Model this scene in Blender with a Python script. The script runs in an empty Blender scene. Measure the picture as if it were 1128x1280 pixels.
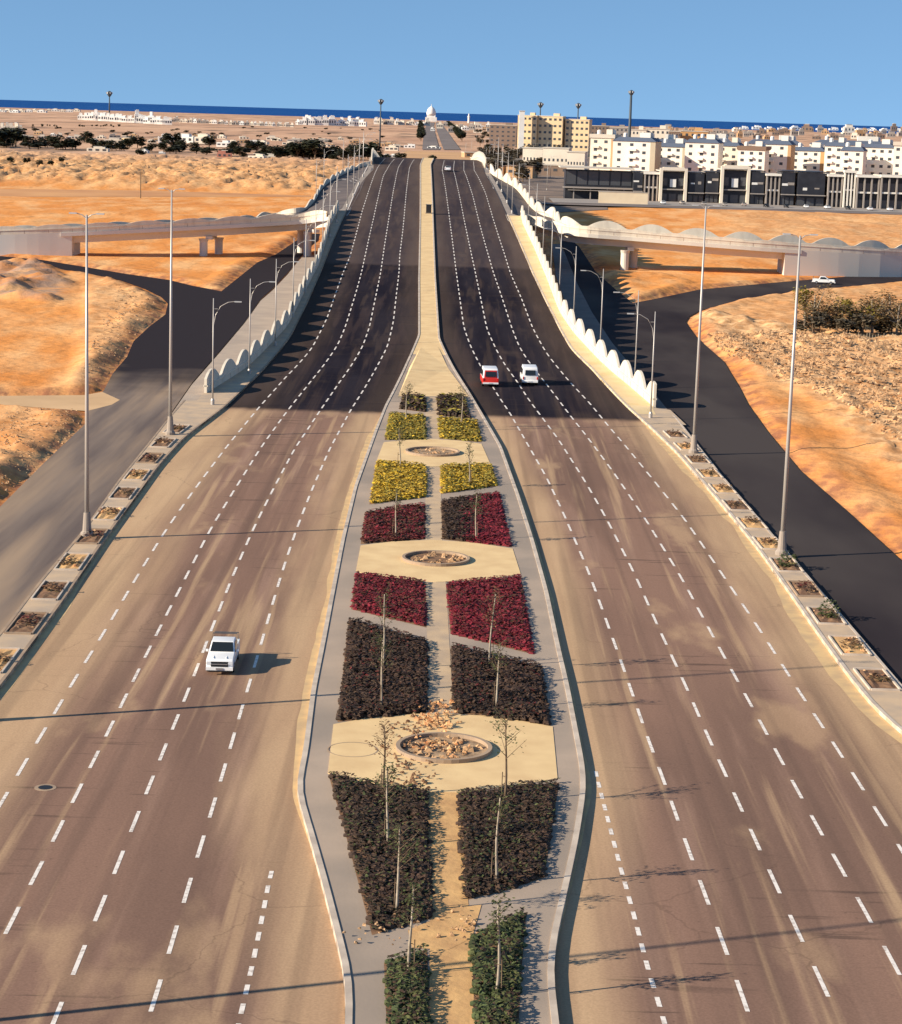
import bpy, bmesh, math, random
import numpy as np
from mathutils import Vector, Matrix
SC = bpy.context.scene
COL = SC.collection
R = math.radians
# ------------------------------------------------------------------ camera
H = 34.0; F = 2700.0; PITCH = math.atan(498.8/F); ROLL = R(1.73)
cam_d = bpy.data.cameras.new('camera'); cam = bpy.data.objects.new('camera', cam_d); COL.objects.link(cam)
cam_d.sensor_fit = 'VERTICAL'; cam_d.sensor_height = 24.0
cam_d.lens = 24.0*F/1280.0
cam_d.clip_start = 1.0; cam_d.clip_end = 250000
# camera axes in the world
fwd = Vector((0, math.cos(PITCH), -math.sin(PITCH)))
up0 = Vector((0, math.sin(PITCH), math.cos(PITCH)))
rt0 = Vector((1, 0, 0))
# the horizon falls to the right of the picture: camera rolled counter-clockwise
rgt = rt0*math.cos(ROLL) + up0*math.sin(ROLL)
upv = -rt0*math.sin(ROLL) + up0*math.cos(ROLL)
M3 = Matrix((rgt, upv, -fwd)).transposed()
cam.matrix_world = Matrix.Translation((0, 0, H)) @ M3.to_4x4()
SC.camera = cam
# ------------------------------------------------------------------ world, sun, exposure
SUN_EL = R(24.0); SUN_AZ = math.atan2(0.94, 0.34)      # light travels towards (+x, +y)
sun_from = Vector((-0.94*math.cos(SUN_EL), -0.34*math.cos(SUN_EL), math.sin(SUN_EL))).normalized()
W_ = bpy.data.worlds.new("World"); SC.world = W_; W_.use_nodes = True
nt = W_.node_tree; bgn = nt.nodes['Background']
sky = nt.nodes.new('ShaderNodeTexSky'); sky.sky_type = 'NISHITA'; sky.sun_disc = False
sky.sun_elevation = SUN_EL; sky.sun_rotation = math.atan2(sun_from.x, sun_from.y)
sky.altitude = 50; sky.air_density = 1.0; sky.dust_density = 0.0; sky.ozone_density = 3.5
# clear dry air: sample the sky a little higher than the true horizon, where it is blue
tcw = nt.nodes.new('ShaderNodeTexCoord'); mpw = nt.nodes.new('ShaderNodeMapping'); mpw.inputs['Scale'].default_value = (1, 1, 1.6); mpw.inputs['Location'].default_value = (0, 0, .30)
nt.links.new(tcw.outputs['Generated'], mpw.inputs[0]); nmw = nt.nodes.new('ShaderNodeVectorMath'); nmw.operation = 'NORMALIZE'
nt.links.new(mpw.outputs[0], nmw.inputs[0]); nt.links.new(nmw.outputs[0], sky.inputs[0])
tint = nt.nodes.new('ShaderNodeMix'); tint.data_type = 'RGBA'; tint.blend_type = 'MULTIPLY'; tint.inputs[0].default_value = 1; tint.inputs[7].default_value = (.95, 1.01, .95, 1)
nt.links.new(sky.outputs[0], tint.inputs[6]); nt.links.new(tint.outputs[2], bgn.inputs[0]); bgn.inputs[1].default_value = 0.125
sl = bpy.data.lights.new('sun', 'SUN'); sl.energy = 5.0; sl.angle = R(0.5); sl.color = (1.0, 0.87, 0.68)
so = bpy.data.objects.new('sun', sl); COL.objects.link(so)
so.rotation_euler = sun_from.to_track_quat('Z', 'Y').to_euler(); so.location = (-200, -80, 120)
SC.view_settings.view_transform = 'Standard'; SC.view_settings.look = 'None'
SC.view_settings.exposure = 0.70; SC.view_settings.gamma = 1.0
# ------------------------------------------------------------------ helpers
def ray(px, py):
    return rgt*(px-564.0) + upv*(640.0-py) + fwd*F
def Wp(px, py, z=0.0):
    d = ray(px, py); t = (z-H)/d.z
    return Vector((d.x*t, d.y*t, z))
PY = [-200, 262, 285, 300, 331, 365, 400, 450, 490, 550, 600, 640, 680, 720, 780, 860, 950, 1030, 1100, 20000]
PZ = [0, 0, .15, .5, 1.9, 3.6, 5.3, 7.8, 10.0, 13.9, 16.9, 18.5, 19.2, 19.0, 17, 12.5, 6.0, 1.5, 0, 0]
_yy = np.arange(-200, 1400, 2.0)
_zz = np.interp(_yy, PY, PZ); _k = np.hanning(13); _k /= _k.sum()
_zz = np.convolve(np.pad(_zz, 6, mode='edge'), _k, 'valid')
def prof(y): return float(np.interp(y, _yy, _zz))
def WR(px, py):
    """the point of the main road's surface under a pixel"""
    z = 0.0
    d = ray(px, py)
    lo, hi = 40.0, 720.0
    f = lambda y: (H + d.z*y/d.y) - prof(y)
    # first crossing
    ys = np.linspace(lo, hi, 1200); v = [f(y) for y in ys]
    for i in range(1, len(ys)):
        if v[i] <= 0:
            a = ys[i-1]; b = ys[i]
            y = a + (b-a)*v[i-1]/(v[i-1]-v[i]+1e-9); break
    else:
        y = float(ys[int(np.argmin(v))])
    return Vector((d.x*y/d.y, y, prof(y)))
def xcurve(pts, smooth=14.0, extra=()):
    """x as a function of y from traced points on the road"""
    P = [WR(*p) for p in pts] + [Vector((e[0], e[1], 0)) for e in extra]
    P = sorted([(p.y, p.x) for p in P])
    ys = [P[0]]
    for p in P[1:]:
        if p[0] - ys[-1][0] > 0.8: ys.append(p)
    y = np.array([p[0] for p in ys]); x = np.array([p[1] for p in ys])
    # linear extrapolation at both ends
    s0 = (x[1]-x[0])/(y[1]-y[0]); y = np.r_[y[0]-120, y]; x = np.r_[x[0]-s0*60, x]
    g = np.arange(y[0], y[-1]+1, 1.0); gx = np.interp(g, y, x)
    n = max(3, int(smooth)//2*2+1); k = np.hanning(n+2)[1:-1]; k /= k.sum()
    gx = np.convolve(np.pad(gx, n//2, mode='reflect', reflect_type='odd'), k, 'valid')
    return lambda q, g=g, gx=gx: float(np.interp(q, g, gx))
def setp(o, label=None, cat=None, group=None, kind=None):
    if label: o['label'] = label
    if cat: o['category'] = cat
    if group: o['group'] = group
    if kind: o['kind'] = kind
    return o
def thing(name, loc, label, cat, group=None, rz=0.0):
    o = bpy.data.objects.new(name, None); COL.objects.link(o); o.empty_display_size = .5
    o.location = loc; o.rotation_euler = (0, 0, rz)
    return setp(o, label, cat, group)
def link(name, me, mats, parent=None, smooth=False):
    o = bpy.data.objects.new(name, me); COL.objects.link(o)
    for m in (mats if isinstance(mats, (list, tuple)) else [mats]): me.materials.append(m)
    if smooth:
        me.polygons.foreach_set('use_smooth', [True]*len(me.polygons))
    if parent: o.parent = parent
    return o
class MB:
    def __init__(s): s.v = []; s.f = []; s.m = []; s.off = Vector((0, 0, 0))
    def add(s, vs, fs, m=0):
        n = len(s.v); s.v += [tuple(v) for v in vs]; s.f += [tuple(i+n for i in f) for f in fs]; s.m += [m]*len(fs); return s
    def box(s, c, size, rz=0.0, m=0, taper=1.0):
        sx, sy, sz = [a/2 for a in size]; ca, sa = math.cos(rz), math.sin(rz); vs = []
        for dz in (-1, 1):
            k = taper if dz > 0 else 1.0
            for dx, dy in ((-1, -1), (1, -1), (1, 1), (-1, 1)):
                x = dx*sx*k; y = dy*sy*k
                vs.append((c[0]+x*ca-y*sa, c[1]+x*sa+y*ca, c[2]+dz*sz))
        return s.add(vs, [(3, 2, 1, 0), (4, 5, 6, 7), (0, 1, 5, 4), (1, 2, 6, 5), (2, 3, 7, 6), (3, 0, 4, 7)], m)
    def tube(s, pts, rad, n=8, m=0, cap=True):
        pts = [Vector(p) for p in pts]; rs = rad if isinstance(rad, (list, tuple)) else [rad]*len(pts)
        vs = []; fs = []
        for i, p in enumerate(pts):
            d = (pts[min(i+1, len(pts)-1)] - pts[max(i-1, 0)]).normalized()
            a = d.cross(Vector((0, 0, 1)) if abs(d.z) < .9 else Vector((1, 0, 0))).normalized(); b = d.cross(a)
            for k in range(n):
                t = 2*math.pi*k/n; vs.append(p + (a*math.cos(t)+b*math.sin(t))*rs[i])
        for i in range(len(pts)-1):
            for k in range(n):
                k2 = (k+1) % n; fs.append((i*n+k2, i*n+k, (i+1)*n+k, (i+1)*n+k2))
        if cap:
            fs.append(tuple(range(n))); fs.append(tuple((len(pts)-1)*n+k for k in reversed(range(n))))
        return s.add(vs, fs, m)
    def lathe(s, c, prof_, n=12, m=0):
        vs = []; fs = []
        for (r, z) in prof_:
            for k in range(n):
                t = 2*math.pi*k/n; vs.append((c[0]+r*math.cos(t), c[1]+r*math.sin(t), c[2]+z))
        for i in range(len(prof_)-1):
            for k in range(n):
                k2 = (k+1) % n; fs.append((i*n+k, i*n+k2, (i+1)*n+k2, (i+1)*n+k))
        fs.append(tuple(reversed(range(n)))); fs.append(tuple((len(prof_)-1)*n+k for k in range(n)))
        return s.add(vs, fs, m)
    def build(s, name, mats, parent=None, world=False, smooth=False, uv=None):
        me = bpy.data.meshes.new(name)
        o = parent.location if (world and parent) else Vector((0, 0, 0))
        me.from_pydata([(v[0]-o.x, v[1]-o.y, v[2]-o.z) for v in s.v], [], s.f)
        ob = link(name, me, mats, parent, smooth)
        if any(s.m): me.polygons.foreach_set('material_index', s.m)
        me.update(); return ob
def copy_tree(o, parent=None):
    c = o.copy(); COL.objects.link(c)
    if parent is not None: c.parent = parent
    for ch in o.children: copy_tree(ch, c)
    return c
def put(o, loc, rz=None, label=None, scale=None):
    o.location = loc
    if rz is not None: o.rotation_euler = (0, 0, rz)
    if label: o['label'] = label
    if scale: o.scale = (scale,)*3 if not isinstance(scale, tuple) else scale
    return o
# numpy value noise
_rng = np.random.RandomState(7); _lat = _rng.rand(512, 512)
def vnoise(x, y):
    xi = np.floor(x).astype(int); yi = np.floor(y).astype(int); fx = x-xi; fy = y-yi
    fx = fx*fx*(3-2*fx); fy = fy*fy*(3-2*fy)
    g = lambda a, b: _lat[a % 512, b % 512]
    return (g(xi, yi)*(1-fx)+g(xi+1, yi)*fx)*(1-fy) + (g(xi, yi+1)*(1-fx)+g(xi+1, yi+1)*fx)*fy
def fbm(x, y, o=4):
    s = 0; a = .5
    for i in range(o): s = s+a*vnoise(x+i*17.3, y+i*9.1); x = x*2.03; y = y*2.03; a *= .5
    return s
def ridg(x, y, o=4):
    s = 0; a = .5
    for i in range(o): s = s+a*(1-abs(2*vnoise(x+i*31.7, y+i*5.9)-1)); x = x*2.07; y = y*2.07; a *= .5
    return s
# ------------------------------------------------------------------ materials
def mat(name, c1, c2=None, rough=.85, scale=1.0, bump=0.0, bscale=None, metal=0.0, spec=.3, stretch=(1, 1, 1), lo=.35, hi=.65, c3=None, s3=.1, island=0.0, detail=5.0):
    m = bpy.data.materials.new(name); m.use_nodes = True; N = m.node_tree.nodes; L = m.node_tree.links
    b = N['Principled BSDF']; b.inputs['Roughness'].default_value = rough; b.inputs['Metallic'].default_value = metal
    b.inputs['Specular IOR Level'].default_value = spec
    b.inputs['Base Color'].default_value = (*c1, 1)
    tc = N.new('ShaderNodeTexCoord'); mp = N.new('ShaderNodeMapping'); L.new(tc.outputs['Object'], mp.inputs[0])
    mp.inputs['Scale'].default_value = stretch
    out = None
    if c2:
        n = N.new('ShaderNodeTexNoise'); n.inputs['Scale'].default_value = scale; n.inputs['Detail'].default_value = detail
        L.new(mp.outputs[0], n.inputs['Vector'])
        r = N.new('ShaderNodeMapRange'); r.inputs[1].default_value = lo; r.inputs[2].default_value = hi
        L.new(n.outputs[0], r.inputs[0])
        mx = N.new('ShaderNodeMix'); mx.data_type = 'RGBA'; mx.inputs[6].default_value = (*c1, 1); mx.inputs[7].default_value = (*c2, 1)
        L.new(r.outputs[0], mx.inputs[0]); out = mx.outputs[2]
        if c3:
            n3 = N.new('ShaderNodeTexNoise'); n3.inputs['Scale'].default_value = s3; n3.inputs['Detail'].default_value = 4
            L.new(mp.outputs[0], n3.inputs['Vector'])
            r3 = N.new('ShaderNodeMapRange'); r3.inputs[1].default_value = .45; r3.inputs[2].default_value = .62
            L.new(n3.outputs[0], r3.inputs[0])
            m3 = N.new('ShaderNodeMix'); m3.data_type = 'RGBA'; m3.inputs[7].default_value = (*c3, 1)
            L.new(r3.outputs[0], m3.inputs[0]); L.new(out, m3.inputs[6]); out = m3.outputs[2]
    if island:
        gi = N.new('ShaderNodeNewGeometry'); hs = N.new('ShaderNodeHueSaturation')
        r = N.new('ShaderNodeMapRange'); r.inputs[3].default_value = 1-island; r.inputs[4].default_value = 1+island
        L.new(gi.outputs['Random Per Island'], r.inputs[0]); L.new(r.outputs[0], hs.inputs['Value'])
        if out: L.new(out, hs.inputs['Color'])
        else: hs.inputs['Color'].default_value = (*c1, 1)
        out = hs.outputs[0]
    if out: L.new(out, b.inputs['Base Color'])
    if bump:
        nb = N.new('ShaderNodeTexNoise'); nb.inputs['Scale'].default_value = bscale or scale*4; nb.inputs['Detail'].default_value = 6
        L.new(mp.outputs[0], nb.inputs['Vector'])
        bp = N.new('ShaderNodeBump'); bp.inputs['Strength'].default_value = 1.0; bp.inputs['Distance'].default_value = bump
        L.new(nb.outputs[0], bp.inputs['Height']); L.new(bp.outputs[0], b.inputs['Normal'])
    return m
MT = {}
MT['white_paint'] = mat('white_road_paint', (.84, .77, .70), (.40, .32, .27), .7, 3.5, lo=.48, hi=.72)
MT['conc'] = mat('grey_concrete', (.36, .30, .25), (.27, .225, .19), .85, .35, .01, 3)
MT['pave'] = mat('grey_paving', (.37, .29, .225), (.45, .345, .26), .85, .25, .006, 5, c3=(.31, .25, .2), s3=.08)
MT['kerb'] = mat('kerb_stone', (.62, .52, .42), (.45, .37, .30), .8, .8, .004, 6)
MT['kerbdark'] = mat('dark_and_shaded_kerb_stone', (.30, .22, .16), (.42, .30, .2), .85, .6, .004, 6)  # dark stone; on the left road kerb this tone paints its shaded face
MT['cream'] = mat('cream_paving', (.78, .56, .29), (.68, .47, .24), .85, .5, .004, 5)
MT['creamwall'] = mat('cream_wall', (.80, .66, .46), (.74, .6, .42), .8, .3)
MT['parapet'] = mat('white_parapet', (.74, .655, .53), (.60, .52, .42), .75, .7, .004, 3, stretch=(1, 1, .35), lo=.45, hi=.75)
MT['walkcream'] = mat('cream_sidewalk', (.66, .49, .25), (.74, .57, .33), .85, .25, .004, 4)
MT['walkgrey'] = mat('dusty_sidewalk', (.44, .34, .25), (.58, .42, .27), .85, .5, .006, 4)
MT['sandpath'] = mat('trodden_sand', (.66, .40, .17), (.50, .29, .13), .95, .8, .03, 3)
MT['soil'] = mat('brown_soil', (.16, .085, .05), (.30, .17, .09), .95, 1.2, .05, 3)
MT['steel'] = mat('galvanised_steel', (.46, .43, .40), None, .45, metal=.3)
MT['darksteel'] = mat('dark_steel', (.07, .09, .11), None, .6, metal=.2)
MT['lamp'] = mat('lamp_housing', (.45, .45, .45), None, .5)
MT['trunkw'] = mat('pale_trunk', (.42, .36, .28), (.25, .2, .15), .85, 3.0)
MT['bark'] = mat('brown_bark', (.12, .08, .05), (.2, .14, .09), .9, 3.0)
MT['rubber'] = mat('tyre_rubber', (.02, .02, .02), None, .8)
MT['rim'] = mat('wheel_rim', (.5, .5, .5), None, .35, metal=.8)
MT['carwhite'] = mat('white_car_paint', (.82, .82, .82), None, .28, spec=.5)
MT['carred'] = mat('red_car_paint', (.62, .03, .02), None, .3, spec=.5)
MT['glassd'] = mat('dark_car_glass', (.015, .018, .02), None, .12, spec=.6)
MT['black'] = mat('black_plastic', (.02, .02, .022), None, .5)
MT['redlight'] = mat('red_lens', (.55, .02, .02), None, .25)
MT['headlight'] = mat('clear_lens', (.6, .62, .65), None, .15)
def leafmat(name, a, b, isl=.5):
    m = mat(name, a, b, .7, .6, island=isl); m.node_tree.nodes['Principled BSDF'].inputs['Subsurface Weight'].default_value = 0
    return m
MT['l_dark'] = leafmat('dark_hedge_leaves', (.050, .031, .018), (.064, .036, .024))
MT['l_green'] = leafmat('green_hedge_leaves', (.05, .07, .025), (.085, .09, .03))
MT['l_red'] = leafmat('crimson_leaves', (.215, .018, .03), (.13, .018, .022))
MT['l_redd'] = leafmat('dull_red_leaves', (.14, .02, .02), (.06, .04, .02))
MT['l_yel'] = leafmat('yellow_leaves', (.58, .38, .03), (.34, .22, .03))
MT['l_olive'] = leafmat('olive_leaves', (.17, .15, .03), (.30, .23, .04))
MT['l_tree'] = leafmat('tree_leaves', (.03, .034, .018), (.05, .05, .024))
MT['l_sap'] = leafmat('sapling_leaves', (.09, .10, .035), (.05, .06, .02))
MT['l_dry'] = leafmat('dry_shrub_leaves', (.20, .09, .05), (.10, .075, .03))
MT['l_scrub'] = leafmat('scrub_leaves', (.14, .105, .045), (.25, .15, .07))
MT['rock'] = mat('pale_rock', (.52, .33, .18), (.36, .21, .11), .95, .4, island=.25)
MT['l_dusty'] = leafmat('dusty_leaves', (.085, .07, .045), (.15, .115, .075))
MT['brick'] = mat('broken_brick', (.50, .20, .08), (.62, .40, .2), .95, 2, island=.4)
# ------------------------------------------------------------------ traced lines of the main road
K_L = xcurve([(0,864),(75,761),(134,674),(200,583),(231,549),(280,512),(324,469),(364,421),(384,381),(402,340),(414,309),(430,272),(444,245),(455,225),(467,212)], extra=[(-26.5,105),(-27.2,60),(-27.3,680),(-30,760),(-34,1100)])
K_R = xcurve([(1101,898),(1077,870),(1035,814),(993,753),(946,687),(900,631),(848,570),(814,537),(787,513),(766,491.6),(739.5,462),(713,436),(699.6,412),(681,375),(665,341),(652,310),(638,278),(630,260),(620,240),(607,218)], extra=[(27.3,110),(28.2,60),(6.0,680),(4,760),(-1,1100)])
M_L = xcurve([(525,207),(524.7,275),(523,349),(523,421),(508,455),(493,487),(481,510),(469,540),(443,611),(427,677),(412,753),(401,810),(389,868),(379,945),(370,988),(374,1010),(383,1039),(404,1115),(425,1200),(432,1230),(432,1280)], smooth=7, extra=[(-12.4,690),(-14,800),(-19,1100)])
M_R = xcurve([(539,207),(541.7,261),(545,349),(550,425),(568,462),(588,494),(604,521),(627,561),(649,622),(667,678),(685,743),(701,818),(711,860),(731,963),(733,991),(724,1051),(710,1118),(696,1178),(691,1225),(698,1280)], smooth=7, extra=[(-8.8,690),(-10.5,800),(-15.5,1100)])
LW_L = xcurve([(258,494),(274,494),(306,464),(337,434),(360,410),(382,365),(399,333),(409,300),(413,283)], smooth=22)     # foot of the parapet, left
LW_R = xcurve([(817,511),(782,481),(755,458),(736,438.5),(716,417),(698.5,390.6),(683,349),(667,310),(653,280)], smooth=18)
# ------------------------------------------------------------------ ribbons
def ribbon(name, fl, fr, y0, y1, zo, m, step=2.5, ncol=1, thick=0.0, kind='structure', dust=False, parent=None, zf=None):
    n = max(2, int((y1-y0)/step)+1); Y = np.linspace(y0, y1, n); vs = []; fs = []; dd = []
    for y in Y:
        a = fl(y); b = fr(y); z = (zf or prof)(y)+zo
        for j in range(ncol+1):
            t = j/ncol; x = a+(b-a)*t; vs.append((x, y, z)); dd.append((x-a, b-x))
    w = ncol+1
    for i in range(n-1):
        for j in range(ncol): fs.append((i*w+j, i*w+j+1, (i+1)*w+j+1, (i+1)*w+j))
    if thick:
        k = len(vs)
        for y in Y:
            z = (zf or prof)(y)+zo-thick; vs.append((fl(y), y, z)); vs.append((fr(y), y, z))
        for i in range(n-1):
            fs.append((i*w, (i+1)*w, k+2*i+2, k+2*i)); fs.append((i*w+ncol, k+2*i+1, k+2*i+3, (i+1)*w+ncol))
        fs.append(tuple([k, k+1]+[ncol-j for j in range(ncol+1)]))
    me = bpy.data.meshes.new(name); me.from_pydata(vs, [], fs)
    if dust:
        me.attributes.new('edge_l', 'FLOAT', 'POINT').data.foreach_set('value', [d[0] for d in dd]+[0]*(len(vs)-len(dd)))
        me.attributes.new('edge_r', 'FLOAT', 'POINT').data.foreach_set('value', [d[1] for d in dd]+[0]*(len(vs)-len(dd)))
    o = link(name, me, m, parent)
    if kind: o['kind'] = kind
    return o
def sweep_kerb(name, f, y0, y1, zo, w, h, m, step=2.5, side=0):
    a = (lambda y: f(y)) if side > 0 else (lambda y: f(y)-w)
    b = (lambda y: f(y)+w) if side > 0 else (lambda y: f(y))
    return ribbon(name, a, b, y0, y1, zo+h, m, step, 1, h+.1)
def road_mat(name, seed, dl, dr, tanl=1.0, tanr=1.0):
    """asphalt whose wear follows the works: worn brown, a new black stretch, then greyer deck; sand along its edges"""
    m = bpy.data.materials.new(name); m.use_nodes = True; N = m.node_tree.nodes; L = m.node_tree.links
    b = N['Principled BSDF']; b.inputs['Roughness'].default_value = .8; b.inputs['Specular IOR Level'].default_value = .02
    tc = N.new('ShaderNodeTexCoord'); sep = N.new('ShaderNodeSeparateXYZ'); L.new(tc.outputs['Object'], sep.inputs[0])
    def noise(scale, st, det=5, off=0):
        mp = N.new('ShaderNodeMapping'); mp.inputs['Scale'].default_value = st; mp.inputs['Location'].default_value = (seed+off, seed*2, 0)
        L.new(tc.outputs['Object'], mp.inputs[0]); n = N.new('ShaderNodeTexNoise'); n.inputs['Scale'].default_value = scale; n.inputs['Detail'].default_value = det
        L.new(mp.outputs[0], n.inputs['Vector']); return n.outputs[0]
    def rng(src, a, b_, c=0, d=1):
        r = N.new('ShaderNodeMapRange'); r.inputs[1].default_value = a; r.inputs[2].default_value = b_; r.inputs[3].default_value = c; r.inputs[4].default_value = d
        r.interpolation_type = 'SMOOTHSTEP'; L.new(src, r.inputs[0]); return r.outputs[0]
    def mix(f, a, c):
        x = N.new('ShaderNodeMix'); x.data_type = 'RGBA'
        for i, v in ((6, a), (7, c)):
            if isinstance(v, tuple): x.inputs[i].default_value = (*v, 1)
            else: L.new(v, x.inputs[i])
        if isinstance(f, float): x.inputs[0].default_value = f
        else: L.new(f, x.inputs[0])
        return x.outputs[2]
    def mth(op, a, c=None):
        x = N.new('ShaderNodeMath'); x.operation = op
        for i, v in ((0, a), (1, c)):
            if v is None: continue
            if isinstance(v, (int, float)): x.inputs[i].default_value = v
            else: L.new(v, x.inputs[i])
        return x.outputs[0]
    Yc = sep.outputs['Y']
    worn = mix(rng(noise(.16, (1, .12, 1)), .35, .65), (.275, .165, .120), (.205, .125, .094))
    worn = mix(rng(noise(.5, (1, .05, 1), off=9), .5, .72), worn, (.33, .205, .15))
    new = mix(rng(noise(.25, (1, .1, 1), off=4), .4, .65), (.015, .012, .018), (.026, .021, .027))
    deck = mix(rng(noise(.3, (1, .06, 1), off=7), .35, .65), (.048, .037, .042), (.074, .056, .056))
    yj = mth('ADD', Yc, mth('MULTIPLY', noise(.6, (1, .3, 1), 3, 5), 2.0))
    c = mix(rng(yj, 244.0, 247.5), worn, new)
    c = mix(rng(yj, 405.0, 410.0), c, deck)
    c = mix(rng(noise(3.0, (1, 1, 1), 4, 3), .62, .78, 0, .35), c, (.06, .045, .04))
    # fine black marks left by tyres and joints
    c = mix(mth('MULTIPLY', rng(noise(.9, (.12, 1.6, 1), 6, 13), .60, .66, 0, .55), rng(noise(.07, (1, 1, 1), 2, 21), .5, .6)), c, (.055, .04, .036))
    # sand and dust
    el = N.new('ShaderNodeAttribute'); el.attribute_name = 'edge_l'; er = N.new('ShaderNodeAttribute'); er.attribute_name = 'edge_r'
    sn = noise(.4, (1, .07, 1), 9, 17); sn2 = noise(.5, (1, .12, 1), 9, 29)
    ql = mth('SUBTRACT', el.outputs['Fac'], mth('MULTIPLY', sn, dl*1.2)); qr = mth('SUBTRACT', er.outputs['Fac'], mth('MULTIPLY', sn2, dr*1.2))
    gl = rng(ql, -dl*.35, dl*.75, 1, 0); gr = rng(qr, -dr*.35, dr*.75, 1, 0)
    near = rng(yj, 243.0, 248.0, 1, .10)
    dl_ = mth('MULTIPLY', mth('MULTIPLY', gl, near), tanl); dr_ = mth('MULTIPLY', mth('MULTIPLY', gr, near), tanr)
    dust = mth('MAXIMUM', dl_, dr_)
    patch = mth('MULTIPLY', mth('MULTIPLY', rng(noise(.16, (1, .35, 1), 10, 41), .57, .68), .42), near)
    streak = mth('MULTIPLY', mth('MULTIPLY', rng(noise(.9, (1, .025, 1), 7, 47), .52, .68), .5), near)
    dust = mth('MAXIMUM', dust, mth('MAXIMUM', patch, streak))
    sand = mix(rng(noise(.4, (1, .1, 1), 5, 51), .35, .65), (.56, .37, .215), (.66, .45, .26))
    c = mix(dust, c, sand)
    # tyre lanes polished darker, and the grain of the aggregate
    c = mix(mth('MULTIPLY', rng(noise(.75, (1, .012, 1), 3, 61), .48, .66), .30), c, (.10, .066, .055))
    hs = N.new('ShaderNodeHueSaturation'); L.new(c, hs.inputs['Color']); L.new(rng(noise(8.5, (1, 1, 1), 3, 67), .3, .7, .92, 1.08), hs.inputs['Value']); c = hs.outputs[0]
    # thin wandering cracks
    vo = N.new('ShaderNodeTexVoronoi'); vo.feature = 'DISTANCE_TO_EDGE'; vo.inputs['Scale'].default_value = .085; mpv = N.new('ShaderNodeMapping'); L.new(tc.outputs['Object'], mpv.inputs[0]); mpv.inputs['Location'].default_value = (seed, seed, 0)
    nd = N.new('ShaderNodeTexNoise'); nd.inputs['Scale'].default_value = .5; nd.inputs['Detail'].default_value = 5; L.new(tc.outputs['Object'], nd.inputs['Vector'])
    va = N.new('ShaderNodeVectorMath'); va.operation = 'MULTIPLY_ADD'; va.inputs[1].default_value = (2.2, 2.2, 0); L.new(nd.outputs['Color'], va.inputs[0]); L.new(mpv.outputs[0], va.inputs[2]); L.new(va.outputs[0], vo.inputs['Vector'])
    crk = mth('MULTIPLY', mth('MULTIPLY', rng(vo.outputs['Distance'], .002, .006, 1, 0), rng(noise(.05, (1, 1, 1), 3, 71), .5, .58)), near)
    c = mix(mth('MULTIPLY', crk, .22), c, (.05, .035, .03))
    L.new(c, b.inputs['Base Color'])
    bp = N.new('ShaderNodeBump'); bp.inputs['Distance'].default_value = .004; L.new(noise(9, (1, 1, 1), 4), bp.inputs['Height']); L.new(bp.outputs[0], b.inputs['Normal'])
    return m
Y0, YE = 40, 1120
ribbon('road', K_L, M_L, Y0, YE, 0.02, road_mat('asphalt_left', 3.0, 5.8, 3.8, .76, .62), 3, 24, 0, dust=True)
ribbon('road', M_R, K_R, Y0, YE, 0.02, road_mat('asphalt_right', 11.0, 3.0, 4.6, .7, .64), 3, 24, 0, dust=True)
# sand blown against the kerbs
msd = mat('drifted_sand', (.66, .45, .22), (.52, .36, .20), .95, .8)
def drift(f, side, y0, y1, w, seed):
    wv = lambda y: w*(.25+1.1*float(fbm(np.array([y*.09+seed]), np.array([seed*1.7]), 3)[0]))*min(1, max(.02, (y-y0)/22), max(.02, (y1-y)/18))
    a = (lambda y: f(y)-wv(y)) if side < 0 else (lambda y: f(y)-.02); b_ = (lambda y: f(y)+.02) if side < 0 else (lambda y: f(y)+wv(y))
    ribbon('sand_drift', a, b_, y0, y1, .026, msd, 1.0)
drift(M_L, -1, 96, 246, .75, 3.1); drift(K_R, -1, 84, 246, 1.1, 7.7); drift(K_L, 1, 100, 246, .7, 5.2); drift(M_R, 1, 84, 230, .35, 9.4)
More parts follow.
